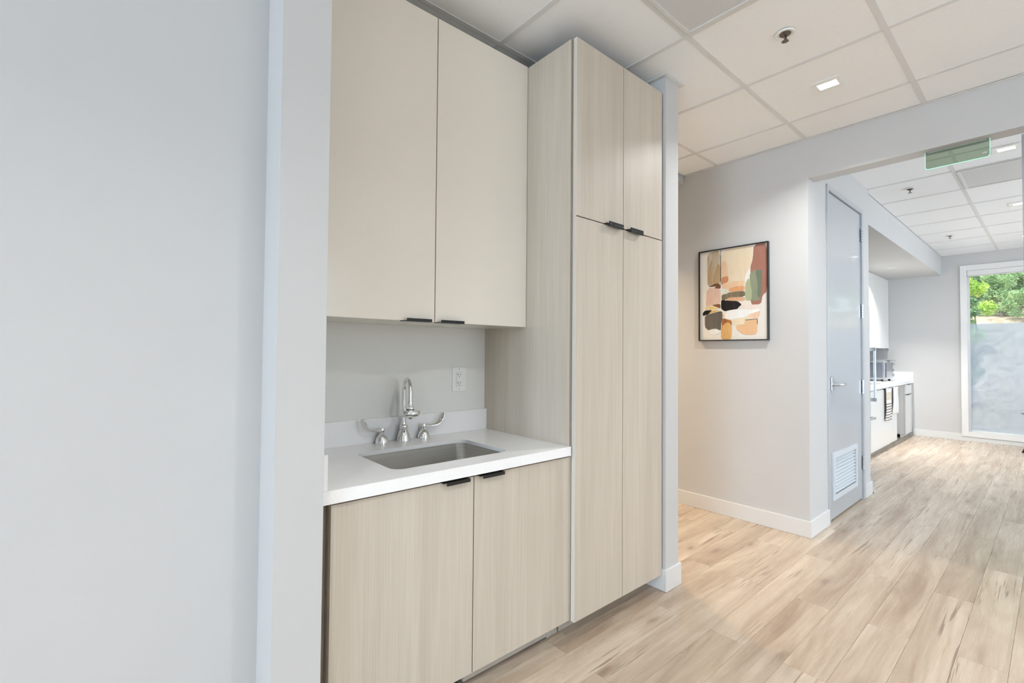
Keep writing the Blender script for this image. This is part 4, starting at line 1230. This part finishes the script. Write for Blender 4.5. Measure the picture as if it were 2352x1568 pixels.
def plant(name, label, cx, cy, h, rx, rz, n, leaf, mat, stem_mat, seed, cat='tree', group=None, clumps=14, droop=0.0):
    rnd = random.Random(seed)
    z0 = hill(cx, cy)
    t = empty(name, (cx, cy, z0), label, cat, group)
    zc_ = z0 + h - rz
    bm = bmesh.new()
    cl = []
    for k in range(clumps):
        a = rnd.uniform(0, 2 * math.pi); r_ = math.sqrt(rnd.random()) * rx * 0.75
        cl.append(Vector((cx + r_ * math.cos(a), cy + r_ * math.sin(a), zc_ + rnd.uniform(-0.8, 0.8) * rz)))
    for k in range(n):
        c_ = rnd.choice(cl)
        d = Vector((rnd.gauss(0, 1), rnd.gauss(0, 1), rnd.gauss(0, 0.8))).normalized() * (rx * 0.36 * rnd.random() ** 0.45)
        p = c_ + d
        if p.z < z0 + 0.05: p.z = z0 + 0.05 + rnd.random() * 0.2
        u_ = Vector((rnd.gauss(0, 1), rnd.gauss(0, 1), rnd.gauss(0, 0.7) - droop)).normalized()
        w = u_.cross(Vector((rnd.gauss(0, 1), rnd.gauss(0, 1), rnd.gauss(0, 1)))).normalized()
        l = leaf * rnd.uniform(0.6, 1.3)
        a = bm.verts.new(p - u_ * l * 0.5)
        b_ = bm.verts.new(p + w * l * 0.22)
        e_ = bm.verts.new(p + u_ * l * 0.5)
        f_ = bm.verts.new(p - w * l * 0.22)
        bm.faces.new((a, b_, e_, f_))
    vs_ = [v.co.copy() for v in bm.verts]
    fo = from_bm('foliage', bm, mat, t, origin=(cx, cy, zc_))
    fo['kind'] = 'stuff'
    top = Vector((cx, cy, zc_ + rz * 0.3))
    tube('trunk', [(cx, cy, z0 - 0.05), (cx + rx * 0.05, cy, z0 + h * 0.3), tuple(top)], [0.035 * h / 2 + 0.02, 0.028 * h / 2 + 0.012, 0.01], stem_mat, t, seg=8)
    for k in range(min(6, clumps)):
        c_ = cl[k]
        s0 = Vector((cx, cy, z0 + h * rnd.uniform(0.2, 0.5)))
        mid = (s0 + c_) / 2 + Vector((rnd.uniform(-.1, .1), rnd.uniform(-.1, .1), rnd.uniform(-.05, .15)))
        tube('branch', [tuple(s0), tuple(mid), tuple(c_)], [0.022, 0.015, 0.006], stem_mat, t, seg=6)
    return t
plant('bright_shrub', 'bright yellow-green shrub close to the far window', 12.0, 1.13, 2.0, 0.42, 0.95, 7000, 0.06, 'leaf_bright', 'bark', 3, 'shrub', None, 14, 0.5)
plant('dark_shrub', 'dark leafy shrub at the lower left of the far window', 10.85, 1.00, 2.05, 0.26, 0.9, 2600, 0.055, 'leaf_dark', 'bark', 5, 'shrub', None, 14)
plant('low_bush', 'low green bush on the leaf litter outside the window', 13.1, 0.30, 0.55, 0.32, 0.26, 1500, 0.06, 'leaf_mid', 'bark', 15, 'shrub', None, 10)
GG = 'grey-green trees on the hillside'
plant('grey_green_tree', 'grey-green bushy tree left of centre behind the far window', 14.3, 1.55, 2.6, 0.75, 1.3, 22000, 0.065, 'leaf_mid', 'pale_bark', 8, 'tree', GG, 22)
plant('grey_green_tree', 'grey-green bushy tree right of centre behind the far window', 14.6, -0.30, 2.6, 0.75, 1.3, 22000, 0.065, 'leaf_mid', 'pale_bark', 9, 'tree', GG, 22)
plant('grey_green_bush', 'rounded grey-green bush at the foot of the trees behind the window', 13.75, 0.72, 0.95, 0.42, 0.46, 7000, 0.05, 'leaf_mid', 'bark', 31, 'shrub', None, 20)
DG = 'dark trees on the hillside'
plant('dark_tree', 'dark tree seen in the gap between the two grey-green trees', 16.6, 0.95, 3.4, 1.05, 1.7, 22000, 0.09, 'leaf_dark', 'bark', 11, 'tree', DG, 26)
plant('dark_tree', 'dark tree on the hillside right of the window view', 16.8, -1.75, 3.2, 1.05, 1.6, 5000, 0.15, 'leaf_dark', 'bark', 12, 'tree', DG, 24)
plant('dark_tree', 'dark tree on the hillside left of the window view', 16.7, 3.6, 3.2, 1.05, 1.6, 5000, 0.15, 'leaf_dark', 'bark', 14, 'tree', DG, 24)
plant('tall_tree', 'tall mid-green tree at the back of the hillside', 20.0, 0.6, 5.6, 1.9, 2.8, 11000, 0.24, 'leaf_mid', 'bark', 21, 'tree', None, 30)
plant('tall_tree', 'tall mid-green tree at the back left of the hillside', 20.2, 5.2, 5.6, 1.9, 2.8, 6000, 0.24, 'leaf_mid', 'bark', 22, 'tree', None, 30)
plant('tall_tree', 'tall mid-green tree at the back right of the hillside', 20.4, -4.2, 5.6, 1.9, 2.8, 6000, 0.24, 'leaf_mid', 'bark', 23, 'tree', None, 30)
